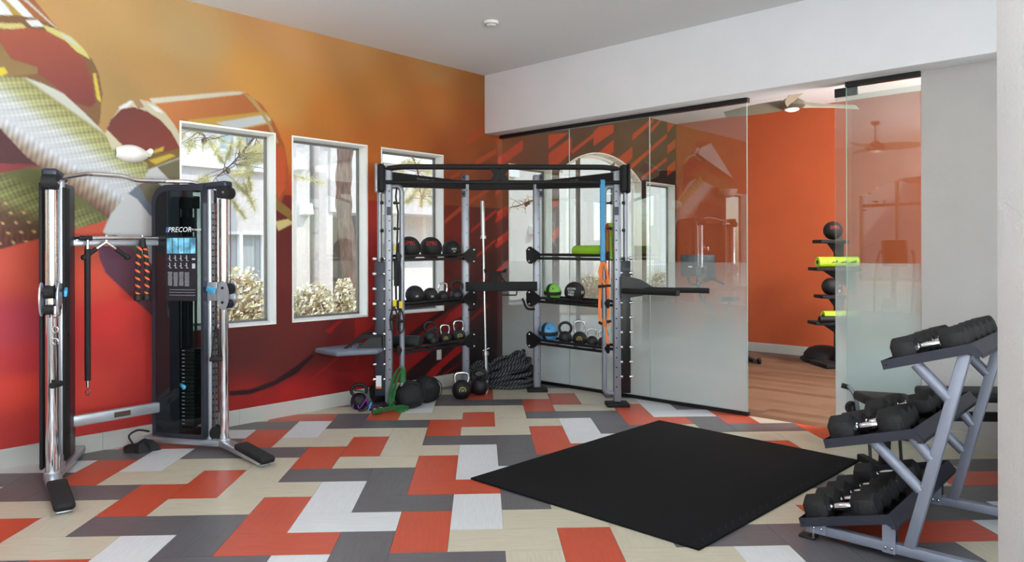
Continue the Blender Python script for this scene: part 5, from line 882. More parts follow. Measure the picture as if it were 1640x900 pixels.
# monkey bar and lower front tube, x-shaped brace
zt = 2.445
G_(MB().tube(fillet([(RC-DF-.03, YF-.01, zt-.02), (RC-DF+.12, YF-.05, zt), (RC+DF-.12, YF-.05, zt), (RC+DF+.03, YF-.01, zt-.02)], .1), .028, 16), 'pull_up_bar', M['matte'])
G_(MB().tube([(RC-DF-.02, YF-.05, 2.29), (RC+DF+.02, YF-.05, 2.29)], .02, 14), 'lower_front_bar', M['matte'])
xb = [(-.13, .085), (-.05, .085), (0, .045), (.05, .085), (.13, .085), (.13, .06), (.075, 0), (.13, -.06), (.13, -.085), (.05, -.085), (0, -.045), (-.05, -.085), (-.13, -.085), (-.13, -.06), (-.075, 0), (-.13, .06)]
xr = G_(MB().prism([(u*.72, v*.95) for u, v in xb], lambda u, v, d: Vector((RC-.04+u, YF-.05+d, 2.368+v)), -.02, .02), 'cross_brace', M['matte'], smooth=False)
for u, v in ((-.05, .05), (.05, .05), (-.05, -.05), (.05, -.05), (0, 0)): G_(MB().ball((RC-.04+u, YF-.072, 2.368+v), .008, 8), 'bolt', M['graph'], xr)
G_(MB().box((RC, YB, 2.345), (DB*2, .05, .11)), 'back_beam', M['matte'], bevel=.006)
# plate rack beam across the back with small cradle, hook and j-hooks
bb = G_(MB().box((RC, YB-.03, 1.195), (DB*2, .06, .105)), 'storage_beam', M['matte'], bevel=.004)
cr_ = MB(); cx_ = RC-.07
cr_.boxp((cx_-.12, YB-.06, 1.36), (cx_+.12, YB-.06, 1.36), .02, .02).boxp((cx_, YB-.06, 1.24), (cx_, YB-.06, 1.36), .05, .05).boxp((cx_-.11, YB-.06, 1.245), (cx_-.03, YB-.06, 1.35), .02, .02).boxp((cx_+.11, YB-.06, 1.245), (cx_+.03, YB-.06, 1.35), .02, .02)
cr_.boxp((cx_-.12, YB-.09, 1.385), (cx_-.09, YB-.06, 1.36), .02, .02).boxp((cx_+.12, YB-.09, 1.385), (cx_+.09, YB-.06, 1.36), .02, .02); G_(cr_, 'cradle', M['matte'], bb, smooth=False)
G_(MB().tube(fillet([(RC+.0, YB-.07, 1.10), (RC+.17, YB-.12, 1.10), (RC+.17, YB-.12, 1.15)], .02), .008, 8), 'hook', M['black'], bb)
for s in (-1, 1):
    XB = RC+s*DB; G_(MB().tube(fillet([(XB-s*.03, YB-.03, .935), (XB-s*.12, YB-.06, .935), (XB-s*.17, YB-.08, 1.06)], .06, 8), .013, 10), 'j_hook', M['black'])
# step platform on the left channel
zp = .575
pc4 = [on_floor(497, 551, zp+.045), on_floor(540, 566, zp+.045), on_floor(620, 562, zp+.045), on_floor(600, 548, zp+.045), on_floor(560, 545, zp+.045)]
xl = RC-1.255
pp_ = [(-1.93, 7.62), (-1.40, 7.05), (-1.02, 7.20), (-.98, 7.50), (-1.20, 7.86), (-1.50, 7.95)]
ctr = Vector((sum(p[0] for p in pp_)/6, sum(p[1] for p in pp_)/6))
pf = G_(MB().prism([(p[0], p[1]) for p in pp_], lambda u, v, d: Vector((u, v, d)), zp, zp+.05), 'step_platform', M['pad'], bevel=.02, seg=3)
for yy in (7.28, 7.52):
    G_(MB().prism([(-1.38, zp+.05), (-1.34, zp+.05), (-1.17, zp+.15), (-1.0, zp+.165), (-1.0, zp+.19), (-1.2, zp+.185)], lambda u, v, d: Vector((u, yy+d, v)), -.008, .008), 'gusset', M['matte'], pf, smooth=False)
G_(MB().prism([(-1.25, zp+.05), (-1.0, zp+.05), (-1.0, zp+.16), (-1.12, zp+.15)], lambda u, v, d: Vector((u, 7.4+d, v)), -.1, .1), 'bracket', M['black'], pf, smooth=False)
for (x, y) in ((-1.30, 7.33), (-1.30, 7.47), (-1.22, 7.36)): G_(MB().cyl((x, y, zp+.05), (x, y, zp+.085), .013, 8), 'bolt', M['chrome'], pf)
# dip bars on the right channel
dp = G_(MB().prism([(1.42, 1.10), (1.62, 1.13), (1.80, 1.185), (1.72, 1.24), (1.62, 1.30), (1.50, 1.33), (1.42, 1.33)], lambda u, v, d: Vector((u, YF-.05+d, v)), -.02, .02), 'dip_station', M['black'], smooth=False)
G_(MB().prism([(1.48, 1.12), (1.66, 1.14), (1.84, 1.19), (1.70, 1.26), (1.55, 1.32), (1.46, 1.33)], lambda u, v, d: Vector((u, YF+.13+d, v)), -.02, .02), 'side_plate', M['black'], dp, smooth=False)
G_(MB().tube([(1.44, 7.30, 1.185), at(1086, 469.5, 6.75)], .028, 14), 'handle', M['grip'], dp); G_(MB().tube([(1.50, 7.42, 1.195), at(1136, 465.5, 7.2)], .027, 14), 'handle', M['grip'], dp)
for (x, z) in ((1.55, 1.27), (1.60, 1.22), (1.53, 1.20)): G_(MB().tube([(x, YF-.075, z), (x, YF-.068, z)], .010, 10), 'bolt', M['graph'], dp)
# ---- things on the shelves: position along a shelf found from the side line
def on_shelf(s, px, z):
    A_ = Vector((RC+s*DF, YF, 0)); B_ = Vector((RC+s*DB, YB, 0)); r = ray(px, 400); d = B_-A_; t = (A_.y*r.x-A_.x*r.y)/(-(r.x*d.y-r.y*d.x)); p = A_+d*t; return Vector((p.x, p.y, z))
z1, z2, z3 = 1.505, 1.035, .575
g1_ = 'balls on the left rig shelves'
mball(on_shelf(-1, 655, z1), .122, 'rubber', 'black medicine ball with red lettering, leftmost on top left shelf', g1_, txt('SPRI', .07, (.12, -1, 0), .42, 'redt'))
mball(on_shelf(-1, 690, z1), .122, 'rubber', 'black medicine ball with red lettering in the middle of top shelf', g1_, txt('SPRI', .07, (.15, -1, 0), .42, 'redt'))
def ribs(t, r):
    b = MB()
    for z in (.3, .42, .54, .66, .78): q = math.sqrt(1-z*z); b.tube([Vector((q*r*math.cos(a), q*r*math.sin(a), r+z*r)) for a in [2*math.pi*i/28 for i in range(28)]], .004, 5, closed=True)
    b.build('ribs', M['rubber'], t); txt('DVX', .026, (.35, -1, 0), .08)(t, r); txt('10', .026, (.35, -1, 0), -.18)(t, r)
mball(on_shelf(-1, 723, z1), .105, 'rubber', 'black ribbed slam ball at right end of top left shelf', g1_, ribs)
mball(on_shelf(-1, 664, z2), .100, 'rubber', 'larger plain black ball on the middle left shelf', g1_, txt('60', .03, (.35, -1, 0), -.1))
mball(on_shelf(-1, 689, z2), .084, 'rubber', 'smaller plain black ball on the middle left shelf', g1_, txt('50', .028, (.35, -1, 0), -.1))
gk = 'kettlebells on the rig shelves'
kettlebell(on_shelf(-1, 709, z2), .068, 'chrome', 'chrome-handled kettlebell on middle left shelf', gk, rz=R(20)); kettlebell(on_shelf(-1, 731, z2), .072, 'cast', 'all-black kettlebell at right end of middle left shelf', gk, rz=R(20))
kettlebell(on_shelf(-1, 712, z3), .068, 'chrome', 'chrome-handled kettlebell with gold emblem, middle of lowest left shelf', gk, 'gold', R(15)); kettlebell(on_shelf(-1, 734, z3), .078, 'chrome', 'large chrome-handled kettlebell at right end of lowest left shelf', gk, 'gold', R(15))
kettlebell(on_shelf(-1, 694, z3), .058, 'cast', 'small black kettlebell between roller and chrome kettlebells', gk, rz=R(15)); kettlebell(on_shelf(-1, 678, z3)+Vector((.06, .12, .03)), .07, 'cast', 'black kettlebell standing behind the black foam roller', gk, rz=R(15))
def roller(c, d, r, L, m, label, group=None, core='matte'):
    c = Vector(c); d = Vector(d).normalized(); t = empty('foam_roller', c, label, 'roller', group); MB().tube([-d*L/2, -d*(L/2-.006), d*(L/2-.006), d*L/2], [r*.94, r, r, r*.94], 26).build('foam', M[m], t); MB().tube([-d*(L/2+.002), d*(L/2+.002)], r*.35, 18).build('core', M[core], t); return t
c = on_shelf(-1, 652, z3+.075); roller(c, (.72, -.2, 0), .07, .3, 'rubber', 'black foam roller lying on the lowest left shelf', 'foam rollers', 'grip')
c = on_shelf(1, 944, z1+.085); dS = Vector((DF-DB, -(YB-YF), 0)).normalized(); roller(c, (-dS), .062, .40, 'foam', 'bright green foam roller lying on top right shelf', 'foam rollers')
c = on_shelf(1, 974, 1.70); roller(c+Vector((.02, .0, -.01)), (0, .12, 1), .045, .38, 'foam', 'green foam roller standing upright behind the red band', 'foam rollers')
mball(on_shelf(1, 885, z2), .098, 'greenbal', 'green and black medicine ball on middle right shelf', 'balls on the right rig shelves', bands('g'))
def esc(t, r): txt('ECON', .034, (-.52, -1, 0), .36)(t, r); txt('TON', .034, (-.56, -1, 0), .06)(t, r); txt('MED', .034, (-.56, -1, 0), -.2)(t, r); txt('10', .045, (.85, -1, 0), .0)(t, r)
mball(on_shelf(1, 920, z2), .112, 'rubber', 'black medicine ball with white lettering on middle right shelf', 'balls on the right rig shelves', esc)
mball(on_shelf(1, 878, z3), .108, 'bluebal', 'blue and black medicine ball on lowest right shelf', 'balls on the right rig shelves', bands('b'))
kettlebell(on_shelf(1, 905, z3), .074, 'cast', 'all-black kettlebell beside the blue medicine ball', gk, rz=R(-10)); kettlebell(on_shelf(1, 928, z3), .080, 'chrome', 'tall chrome-handled kettlebell on lowest right shelf', gk, 'gold', R(-10), 1.15)
kettlebell(on_shelf(1, 948, z3), .062, 'chrome', 'small chrome-handled kettlebell on lowest right shelf', gk, rz=R(-10)); kettlebell(on_shelf(1, 966, z3), .062, 'chrome', 'small chrome-handled kettlebell half behind the right inner tube', gk, rz=R(-10))
# bands and straps on the right
def strap(mb, pts, w_, th=.004, side=(1, 0, 0)):
    P = [Vector(p) for p in pts]; V = []; F = []; s = Vector(side).normalized()*w_/2
    for i, p in enumerate(P):
        d = (P[min(i+1, len(P)-1)]-P[max(i-1, 0)]).normalized(); n = d.cross(s).normalized()*th/2; V += [p+s+n, p-s+n, p-s-n, p+s-n]
    F = [(0, 1, 2, 3)]+[(4*i+q, 4*i+(q+1) % 4, 4*i+4+(q+1) % 4, 4*i+4+q) for i in range(len(P)-1) for q in range(4)]+[tuple(range(4*len(P)-4, 4*len(P)))]
    return mb.add(V, F)
hb_ = Vector((1.235, YF-.05, 2.29))
bl = empty('resistance_band', hb_, 'wide blue resistance band looped over the front bar', 'band', 'resistance bands'); m_ = MB()
strap(m_, [Vector((0, .024, .0-.8))+Z*.0, (0, .026, 0), (0, .015, .022), (0, -.01, .026), (0, -.026, .004), (0, -.03, -.8)], .044); strap(m_, [(0, -.03, -.8), (0, .0, -.83), (0, .024, -.8)], .044); m_.build('band', M['blueb'], bl, ang=60)
q = on_shelf(1, 975, 0); rb = empty('resistance_band', Vector((1.285, YF-.045, 1.86)), 'narrow red resistance band hanging beside the right post', 'band', 'resistance bands'); m_ = MB(); m_.tube(smooth_path([(-.012, 0, -.75), (-.018, 0, -.3), (-.014, 0, -.05), (0, 0, 0), (.014, 0, -.05), (.018, 0, -.3), (.010, 0, -.80), (0, 0, -.95)], 5), .008, 8); m_.build('band', M['redb'], rb)
ob = empty('strap_handles', Vector((1.24, YF-.07, 1.5)), 'orange webbing straps with black cuffs hanging on right inner tube', 'straps'); m_ = MB()
strap(m_, smooth_path([(-.01, 0, 0), (-.045, -.01, -.12), (-.02, -.02, -.2), (.03, -.02, -.28)], 5), .022); strap(m_, smooth_path([(0, 0, 0), (.03, -.01, -.1), (.05, -.02, -.26), (.045, -.01, -.38)], 5), .022); strap(m_, smooth_path([(0, 0, .02), (-.03, -.005, -.18), (-.045, -.02, -.5), (-.04, -.02, -.62)], 5), .028); strap(m_, smooth_path([(.03, 0, -.2), (.05, -.01, -.45), (.04, -.02, -.62), (.055, -.02, -.67)], 5), .024); strap(m_, smooth_path([(0, .02, -.6), (.03, .03, -.75), (.05, .03, -.86)], 5), .03)
m_.build('webbing', M['orangeb'], ob, ang=60); parts([MB().tube(q, .014, 10) for q in ([(-.06, -.02, -.27), (.07, -.02, -.26)], [(-.055, -.025, -.63), (-.02, -.025, -.65)], [(.03, -.025, -.63), (.07, -.025, -.62)])], 'cuff', M['matte'], ob)
# suspension trainer on the left
sx = Vector((RC-DF+.09, YF-.06, 2.24)); st_ = empty('suspension_trainer', sx, 'black and yellow suspension straps hanging by the left front post', 'straps'); m_ = MB()
strap(m_, [(0, 0, 0), (-.01, 0, -.1), (.012, 0, -.25), (0.0, 0, -.65)], .018); strap(m_, [(0.0, 0, -.65), (-.012, -.01, -.85), (-.008, -.01, -1.14)], .022); strap(m_, [(0, 0, -.65), (.03, -.01, -.85), (.028, -.01, -1.16)], .022); m_.build('webbing', M['matte'], st_)
MB().box((-.02, -.015, -1.17), (.04, .016, .07)).box((.035, -.015, -1.185), (.04, .016, .07)).box((-.02, .012, -.62), (.03, .01, .04)).build('stitched_tabs', M['yellow'], st_, bevel=.003)
m_ = MB()
for xo, h in ((-.03, .0), (.035, -.02)): strap(m_, smooth_path([(xo, -.01, -1.2+h), (xo-.035, -.015, -1.3+h), (xo-.03, -.02, -1.42+h), (xo, -.02, -1.45+h), (xo+.035, -.02, -1.4+h), (xo+.03, -.015, -1.28+h), (xo, -.01, -1.2+h)], 5), .042, .01, (0, 1, 0)); m_.tube([(xo-.032, -.02, -1.33+h), (xo+.032, -.02, -1.33+h)], .014, 10)
m_.build('handles', M['matte'], st_, ang=60); MB().box((-.005, .03, -.86), (.06, .04, .28)).build('anchor_pouch', M['matte'], st_, bevel=.01)
# green band tied round the left inner tube
gx = Vector((RC-DF+.135, YF-.05, 0)); gb_ = empty('resistance_band', gx, 'green resistance band wrapped on left inner tube trailing on floor', 'band', 'resistance bands'); m_ = MB()
for z in (.30, .335, .37, .40): m_.add([Vector((.036*math.cos(a), .03+.036*math.sin(a), z+dz+.01*math.sin(a))) for a in [2*math.pi*i/16 for i in range(16)] for dz in (-.022, .022)], [(2*k, 2*((k+1) % 16), 2*((k+1) % 16)+1, 2*k+1) for k in range(16)])
strap(m_, smooth_path([(-.01, -.01, .43), (-.06, -.03, .38), (-.11, -.05, .2), (-.10, -.08, .08), (-.02, -.14, .02), (.06, -.16, .025)], 6), .055, .005, (.5, -.3, .5)); strap(m_, smooth_path([(0, -.01, .42), (-.05, -.04, .3), (-.08, -.08, .12), (-.14, -.14, .035), (-.22, -.22, .02), (-.25, -.26, .03)], 6), .06, .005, (.5, -.4, .6)); strap(m_, smooth_path([(-.25, -.26, .03), (-.2, -.27, .045), (-.1, -.2, .05), (0, -.13, .05), (.08, -.15, .04)], 6), .05, .005, (.2, -.4, .8))
m_.build('band', M['greenb'], gb_, ang=60)
# ================================================================ BARBELL, BATTLE ROPE, FLOOR PIECES
bt = on_floor(779, 629); top = Vector((bt.x-.01, bt.y+.12, 0)); u_ = (Vector((.01-.04, .10, 2.05))).normalized()
bar_ = empty('barbell', bt, 'silver barbell standing upright in the corner behind the rope', 'barbell'); D = Vector((-.018, .05, 1)).normalized()
MB().tube([D*0, D*.42], .0245, 18).build('sleeve', M['brushed'], bar_); MB().tube([D*1.77, D*2.17], .0245, 18).build('sleeve', M['brushed'], bar_); MB().tube([D*.42, D*1.77], .0142, 14).build('shaft', M['brushed'], bar_)
for a, b in ((.42, .455), (1.735, 1.77)): MB().tube([D*a, D*b], .037, 18).build('collar', M['brushed'], bar_)
MB().tube([D*.47+Vector((-.03, 0, 0)), D*.50+Vector((.045, 0, 0))], .009, 8).tube([D*.44, D*.47], .03, 14).build('spring_clip', M['brushed'], bar_)
rc = on_floor(812, 616); rs = random.Random(11); rope = empty('battle_rope', (rc.x, rc.y, 0), 'thick black battle rope with pale flecks coiled in the corner', 'rope'); P = []
for k in range(9):
    rx, ry = .33-.012*k, .24-.010*k; tl = R(rs.uniform(4, 9)+k*3.2); az = rs.uniform(-.5, .5); cx0 = rs.uniform(-.03, .03)
    for i in range(14):
        a = 2*math.pi*i/14; x = rx*math.cos(a)*(1+rs.uniform(-.08, .08)); y = ry*math.sin(a+az)*(1+rs.uniform(-.1, .1))
        z = .03+.022*k+(x+rx)*math.sin(tl)*.75+rs.uniform(-.01, .02); P.append(Vector((cx0+x*math.cos(tl), y, max(.028, z))))
rm = MB().tube(smooth_path(P, 5), .0235, 10); P2 = []
for k in range(3):
    for i in range(12): a = 2*math.pi*i/12; P2.append(Vector((-.30+.12*math.cos(a), -.04+.05*k*.3+.10*math.sin(a)*.5, .10+.035*k+.085*math.sin(a)+rs.uniform(0, .02))))
rm.tube(smooth_path(P2, 5), .0235, 10); rm.tube(smooth_path([(-.26, -.25, .025), (0, -.33, .025), (.24, -.25, .025), (.36, -.05, .06), (.3, .1, .2), (.1, .05, .32), (-.15, .0, .28), (-.22, -.1, .1)], 8), .0235, 10)
rm.build('coil', M['rope'], rope)
p = on_floor(739, 640); kettlebell((p.x, p.y+.08, 0), .105, 'chrome', 'large chrome-handled kettlebell with yellow emblem on floor', 'kettlebells on the floor', 'gold', R(8), .72)
p = on_floor(768, 634); kettlebell((p.x, p.y+.10, 0), .095, 'cast', 'all-black kettlebell on floor beside the battle rope', 'kettlebells on the floor', None, R(-15), .85)
p = on_floor(573, 657); kettlebell((p.x, p.y+.07, 0), .085, 'cast', 'black kettlebell on floor left of the left front post', 'kettlebells on the floor', None, R(10), .85)
def sandbag(px, py, r, h, label, rz):
    p = on_floor(px, py); t = empty('sandbag', (p.x, p.y+r*.6, 0), label, 'sandbag', 'black round sandbags on the floor', rz)
    b = MB().ball((0, 0, 0), 1, 30); V = []
    for x, y, z in b.v:
        q = 1+.05*math.sin(5*x+3*z)+.04*math.sin(7*z+4*y+px)
        V.append((x*r*q, y*h*q, max(.0, r*.9+(abs(z)**.85)*(1 if z > 0 else -1)*r*.95*q)))
    b.v = V; b.build('shell', M['matte'], t)
    MB().tube([Vector((r*.9*math.cos(a), -h*.62, r*.9+r*.8*math.sin(a))) for a in [2*math.pi*i/30 for i in range(30)]], .005, 6, closed=True).build('piping', M['grip'], t)
    MB().box((.01, -h*.75, r*1.45), (.02, .004, .012)).build('tag', M['whitet'], t, smooth=False)
sandbag(655, 656, .15, .12, 'black round sandbag on floor directly behind the green band', R(28)); sandbag(682, 646, .15, .15, 'black round sandbag at right, nearer the baseboard', R(35)); sandbag(609, 645, .12, .09, 'black round sandbag tucked behind the left stud channel', R(10))
# tangle of small gear
cl = on_floor(592, 658); jr = empty('jump_rope', (cl.x, cl.y, 0), 'purple and grey jump rope lying tangled by the kettlebell', 'jump rope'); rs = random.Random(3)
MB().tube(smooth_path([(-.16+.02*i*.9+rs.uniform(-.03, .03), rs.uniform(-.03, .08), .02+abs(.12*math.sin(i*.8))*(1 if i < 9 else .3)) for i in range(18)], 5), .005, 6).build('cord', M['purple'], jr); MB().tube(smooth_path([(-.16, .03, .2), (-.06, .02, .18), (.0, .0, .06), (-.04, -.05, .02), (-.1, -.04, .012), (-.06, 0, .02)], 6), .008, 8).build('cable', M['graph'], jr); MB().tube([(.02, -.02, .03), (.1, 0, .06)], .014, 10).build('handle', M['grip'], jr)
cl = on_floor(588, 660); nb_ = empty('collar_clip', (cl.x, cl.y+.03, 0), 'light blue tag and clip lying on floor by the left post', 'clip'); MB().boxp((0, 0, .01), (.035, .02, .09), .035, .008).build('tag', M['bluep'], nb_, bevel=.002)
cl = on_floor(602, 660); nc_ = empty('carabiners', (cl.x, cl.y+.03, 0), 'small heap of metal carabiners and black clips on floor', 'clips'); m_ = MB(); rs = random.Random(9)
for i in range(7):
    c = Vector((rs.uniform(-.07, .07), rs.uniform(-.03, .05), .015+rs.uniform(0, .035))); rr = Matrix.Rotation(rs.uniform(0, 3), 3, (rs.random(), rs.random(), rs.random()+.1)); m_.tube([c+rr @ Vector((.026*math.cos(a), .014*math.sin(a), 0)) for a in [2*math.pi*k/14 for k in range(14)]], .004, 6, closed=True)
m_.build('rings', M['chrome'], nc_); MB().boxp((-.08, .03, .02), (.05, .05, .05), .05, .03).boxp((.02, .0, .02), (.1, .04, .07), .04, .03).build('clamps', M['matte'], nc_, bevel=.005)
# ================================================================ DUMBBELL RACK (local x = towards the back, y = along the rack)
dr = empty('dumbbell_rack', (1.803, 3.924, 0), 'three-tier silver dumbbell rack with dark trays', 'rack', None, R(-45))
VL = 0.97
for k, v in enumerate((0, VL)):
    fr_ = MB().box((.46, v, .062), (.94, .05, .05)); f = fr_.build('base_rail', M['steel2'], dr, bevel=.005)
    MB().boxp((.50, v, .08), (.745, v, 1.085), .05, .052).build('upright', M['steel2'], dr, bevel=.005)
    MB().box((-.005, v, .008), (.09, .07, .014)).build('rubber_foot', M['rubber'], f, bevel=.005); MB().box((.03, v, .04), (.012, .062, .065)).build('foot_plate', M['brushed'], f, bevel=.002)
    MB().box((.055, v-.028, .07), (.085, .004, .055)).build('plate', M['steel2'], f, smooth=False)
    for x in (.035, .075): MB().ball((x, v-.032, .072), .0085, 8).build('bolt', M['brushed'], f)
    MB().box((.41, v-.028, .115), (.062, .006, .16)).build('tray_bracket', M['steel2'], f, smooth=False)
    MB().box((.41, v+.03, .12), (.05, .04, .15)).build('tray_bracket', M['graph'], f, smooth=False)
    for x in (.395, .425): MB().ball((x, v-.034, .064), .0095, 8).build('bolt', M['brushed'], f)
    for (a, b) in (((.325, .595), (.55, .38)), ((.505, .655), (.60, .545)), ((.53, 1.01), (.675, .855))):
        MB().tube([(a[0], v, a[1]), (b[0], v, b[1])], .029, 16).build('brace', M['steel2'], dr)
v0, v1 = -.045, VL+.30
for k, (x0, zz0, x1, zz1) in enumerate(((-.045, .107, .41, .236), (.088, .562, .528, .692), (.376, 1.015, .776, 1.138))):
    dx, dz = x1-x0, zz1-zz0; L_ = math.hypot(dx, dz); ux, uz = dx/L_, dz/L_
    def tp(u, w_, v): return Vector((x0+ux*u-uz*w_, v, zz0+uz*u+ux*w_))
    t = MB()
    def tb(a0, a1, w0, w1, va, vb, mb): V = [tp(u, w_, v) for u in (a0, a1) for w_ in (w0, w1) for v in (va, vb)]; mb.add(V, [(0, 1, 3, 2), (4, 6, 7, 5), (0, 4, 5, 1), (2, 3, 7, 6), (0, 2, 6, 4), (1, 5, 7, 3)])
    tb(0, L_, -.047, -.043, v0+.004, v1, t); tb(0, .004, -.047, -.0, v0+.004, v1, t); tb(L_-.004, L_, -.075, -.0, v0+.004, v1, t)
    tr = t.build('tray', M['graph2'], dr, smooth=False)
    for vv in (v0, v1): MB().prism([(0, -.047), (.004, 0), (L_, 0), (L_+.022, -.055), (L_+.012, -.078), (L_-.02, -.048)], lambda u, w_, d: tp(u, w_, d), vv, vv+.005).build('end_plate', M['graph2'], tr, smooth=False)
    MB().add([tp(u, w_, v) for v in (v0+.005, v1) for u, w_ in ((.01, -.038), (L_-.01, -.038))], [(0, 1, 3, 2)]).build('rubber_liner', M['rubber'], tr, smooth=False)
    h = MB(); h.tube([tp(.022, -.025, v0-.0012), tp(.022, -.025, v0+.001)], .0055, 10); h.build('hole', M['matte'], tr)
    # rear lip
    MB().prism([(L_-.0, 0), (L_+.03, -.06), (L_+.022, -.08), (L_-.01, -.02)], lambda u, w_, d: tp(u, w_, d), v0+.006, v1).build('rear_lip', M['graph2'], tr, smooth=False)
def dumbbell():
    t = empty('dumbbell', (0, 0, 0), 'x', 'dumbbell', 'black hexagonal dumbbells on the rack'); hx = []
    for s in (-1, 1):
        b = MB(); rr = .066; rings = [(.055, .80), (.067, 1.0), (.150, 1.0), (.162, .82)]; V = []; F = []
        for (x, q) in rings:
            for i in range(6): a = math.pi/6+math.pi/3*i+math.pi/6*0; V.append((s*x, rr*q*math.cos(a+math.pi/6*0), rr*q*math.sin(a)))
        for k in range(3):
            for i in range(6): F.append((k*6+i, k*6+(i+1) % 6, (k+1)*6+(i+1) % 6, (k+1)*6+i))
        F += [tuple(range(6)), tuple(range(18, 24))[::-1]]; b.add(V, F)
        b.build('head', M['rubber'], t, bevel=.005)
    MB().tube([(-.062, 0, 0), (-.045, 0, 0), (-.04, 0, 0), (-.02, 0, 0), (0, 0, 0), (.02, 0, 0), (.04, 0, 0), (.045, 0, 0), (.062, 0, 0)], [.0125, .0125, .0145, .0165, .0175, .0165, .0145, .0125, .0125], 16).build('handle', M['chrome'], t)
    for s in (-1, 1): MB().tube([(s*.046, 0, 0), (s*.056, 0, 0)], .021, 6).build('collar', M['chrome'], t)
    return t
proto = dumbbell(); first = [True]
rotR = R(-45); ca, sa = math.cos(rotR), math.sin(rotR); ORD_ = ['nearest', 'second', 'third', 'fourth', 'fifth', 'sixth']
for k, (x0, zz0, x1, zz1, vs__, nm, sc__) in enumerate(((-.045, .107, .41, .236, (.04, .20, .36, .52, .85), 'lowest', (1.17, 1.15, 1.13, 1.12, 1.12)), (.088, .562, .528, .692, (.04, .185, .34, .62, .78, .93), 'middle', (1.17, 1.1, .98, 1.1, 1.05, 1.0)), (.376, 1.015, .776, 1.138, (.05, .2, .33, .46, .62, .78), 'top', (1.06, 1.0, 1.02, 1.04, 1.04, 1.04)))):
    dx, dz = x1-x0, zz1-zz0; L_ = math.hypot(dx, dz); ux, uz = dx/L_, dz/L_
    for i, v in enumerate(vs__):
        o = proto if first[0] else copy_tree(proto); first[0] = False; s = sc__[i]
        u = .222; w_ = -.036+.058*s; lx = x0+ux*u-uz*w_; lz = zz0+uz*u+ux*w_
        o.location = (1.803+ca*lx-sa*v, 3.924+sa*lx+ca*v, lz)
        o.rotation_mode = 'QUATERNION'; o.rotation_quaternion = Quaternion((0, 0, 1), rotR) @ Quaternion((0, 1, 0), -math.atan2(dz, dx)); o.scale = (s, s, s)
        o['label'] = '%s black hex dumbbell on the %s tray of the rack, counted from the near end' % (ORD_[i], nm); o['category'] = 'dumbbell'; o['group'] = 'black hexagonal dumbbells on the rack'
# ================================================================ BENCH BEHIND THE RACK
bn = empty('weight_bench', (3.1, 5.05, 0), 'black adjustable weight bench standing behind the dumbbell rack', 'bench'); BW = bn.location
def Bn(mb, name, m, par=None, **k): return mb.build(name, m, par or bn, world=BW, **k)
Bn(MB().boxp((2.75, 5.1, .40), (4.05, 4.95, .40), .07, .06), 'spine', M['matte'], bevel=.01)
Bn(MB().boxp((3.15, 5.05, .56), (4.15, 4.93, .56), .3, .07), 'back_pad', M['rubber'], bevel=.025, seg=3)
Bn(MB().boxp((2.72, 5.1, .52), (3.1, 5.06, .50), .3, .07), 'seat_pad', M['rubber'], bevel=.025, seg=3)
for x in (2.85, 4.0): Bn(MB().boxp((x, 5.35, .03), (x, 4.72, .03), .06, .05), 'foot', M['matte'], bevel=.01); Bn(MB().boxp((x, 5.03, .05), (x+.02, 5.03, .40), .06, .06), 'leg', M['matte'], bevel=.01)
hd = [at(1352, 618, 5.9), at(1362, 622, 5.85), at(1371, 640, 5.8), at(1379, 680, 5.75), (2.86, 5.22, .4)]
hnd = Bn(MB().tube(smooth_path(hd, 6), .016, 12), 'lift_handle', M['steel']); Bn(MB().tube([at(1348, 617, 5.9), at(1360, 620.5, 5.87)], .021, 14), 'hand_grip', M['grip'], hnd)
wc = at(1365, 653, 5.85); Bn(MB().tube([wc+Vector((.0, -.02, 0)), wc+Vector((.0, .02, 0))], .052, 24), 'wheel', M['rubber']); Bn(MB().tube([wc+Vector((0, -.023, 0)), wc+Vector((0, .023, 0))], .022, 16), 'wheel_hub', M['brushed'])
for px in (1391, 1440): 
    a = at(px, 690, 5.5); b = at(px+4, 745, 5.4); Bn(MB().tube([a, b], .012, 8), 'strut', M['black'])
st2 = empty('plyo_box', (3.72, 4.45, 0), 'tall black padded box at right behind the rack uprights', 'box'); MB().box((0, 0, .36), (.42, .42, .60)).build('shell', M['matte'], st2, bevel=.02); MB().box((0, 0, .03), (.44, .44, .05)).build('base', M['rubber'], st2, bevel=.008)
# ================================================================ SECOND ROOM
pr_ = at(1118, 440, 10.4); bk = empty('exercise_bike', (pr_.x+.15, pr_.y, 0), 'dark exercise bike with screen seen through the frosted glass', 'exercise bike'); KW = bk.location
def Bk(mb, name, m, par=None, **k): return mb.build(name, m, par or bk, world=KW, **k)
x0, y0 = pr_.x, pr_.y
Bk(MB().box((x0, y0, CH-.185), (.50, .035, .315), Matrix.Rotation(R(-4), 3, 'X')), 'screen', M['screen'], bevel=.015)
Bk(MB().box((x0-.12, y0-.02, CH-.20), (.05, .004, .02)), 'label', M['whitet'], smooth=False); Bk(MB().tube([(x0+.02, y0, CH-.2), (x0+.02, y0+.05, CH-.45), (x0+.12, y0+.08, CH-.75)], .035, 12), 'neck', M['screen'])
Bk(MB().tube(smooth_path([(x0-.16, y0-.05, CH-.36), (x0-.1, y0, CH-.45), (x0+.02, y0+.03, CH-.45), (x0+.2, y0, CH-.38), (x0+.36, y0-.05, CH-.45)], 6), .018, 10).tube(smooth_path([(x0+.05, y0, CH-.44), (x0+.15, y0, CH-.34), (x0+.3, y0-.02, CH-.42)], 6), .016, 10), 'handlebar', M['matte'])
Bk(MB().tube([(x0+.14, y0, CH-.75), (x0+.25, y0+.05, .55), (x0+.6, y0+.05, .35)], .045, 12).tube([(x0+.45, y0+.05, .40), (x0+.47, y0+.03, .86)], .03, 12), 'frame', M['graph'])
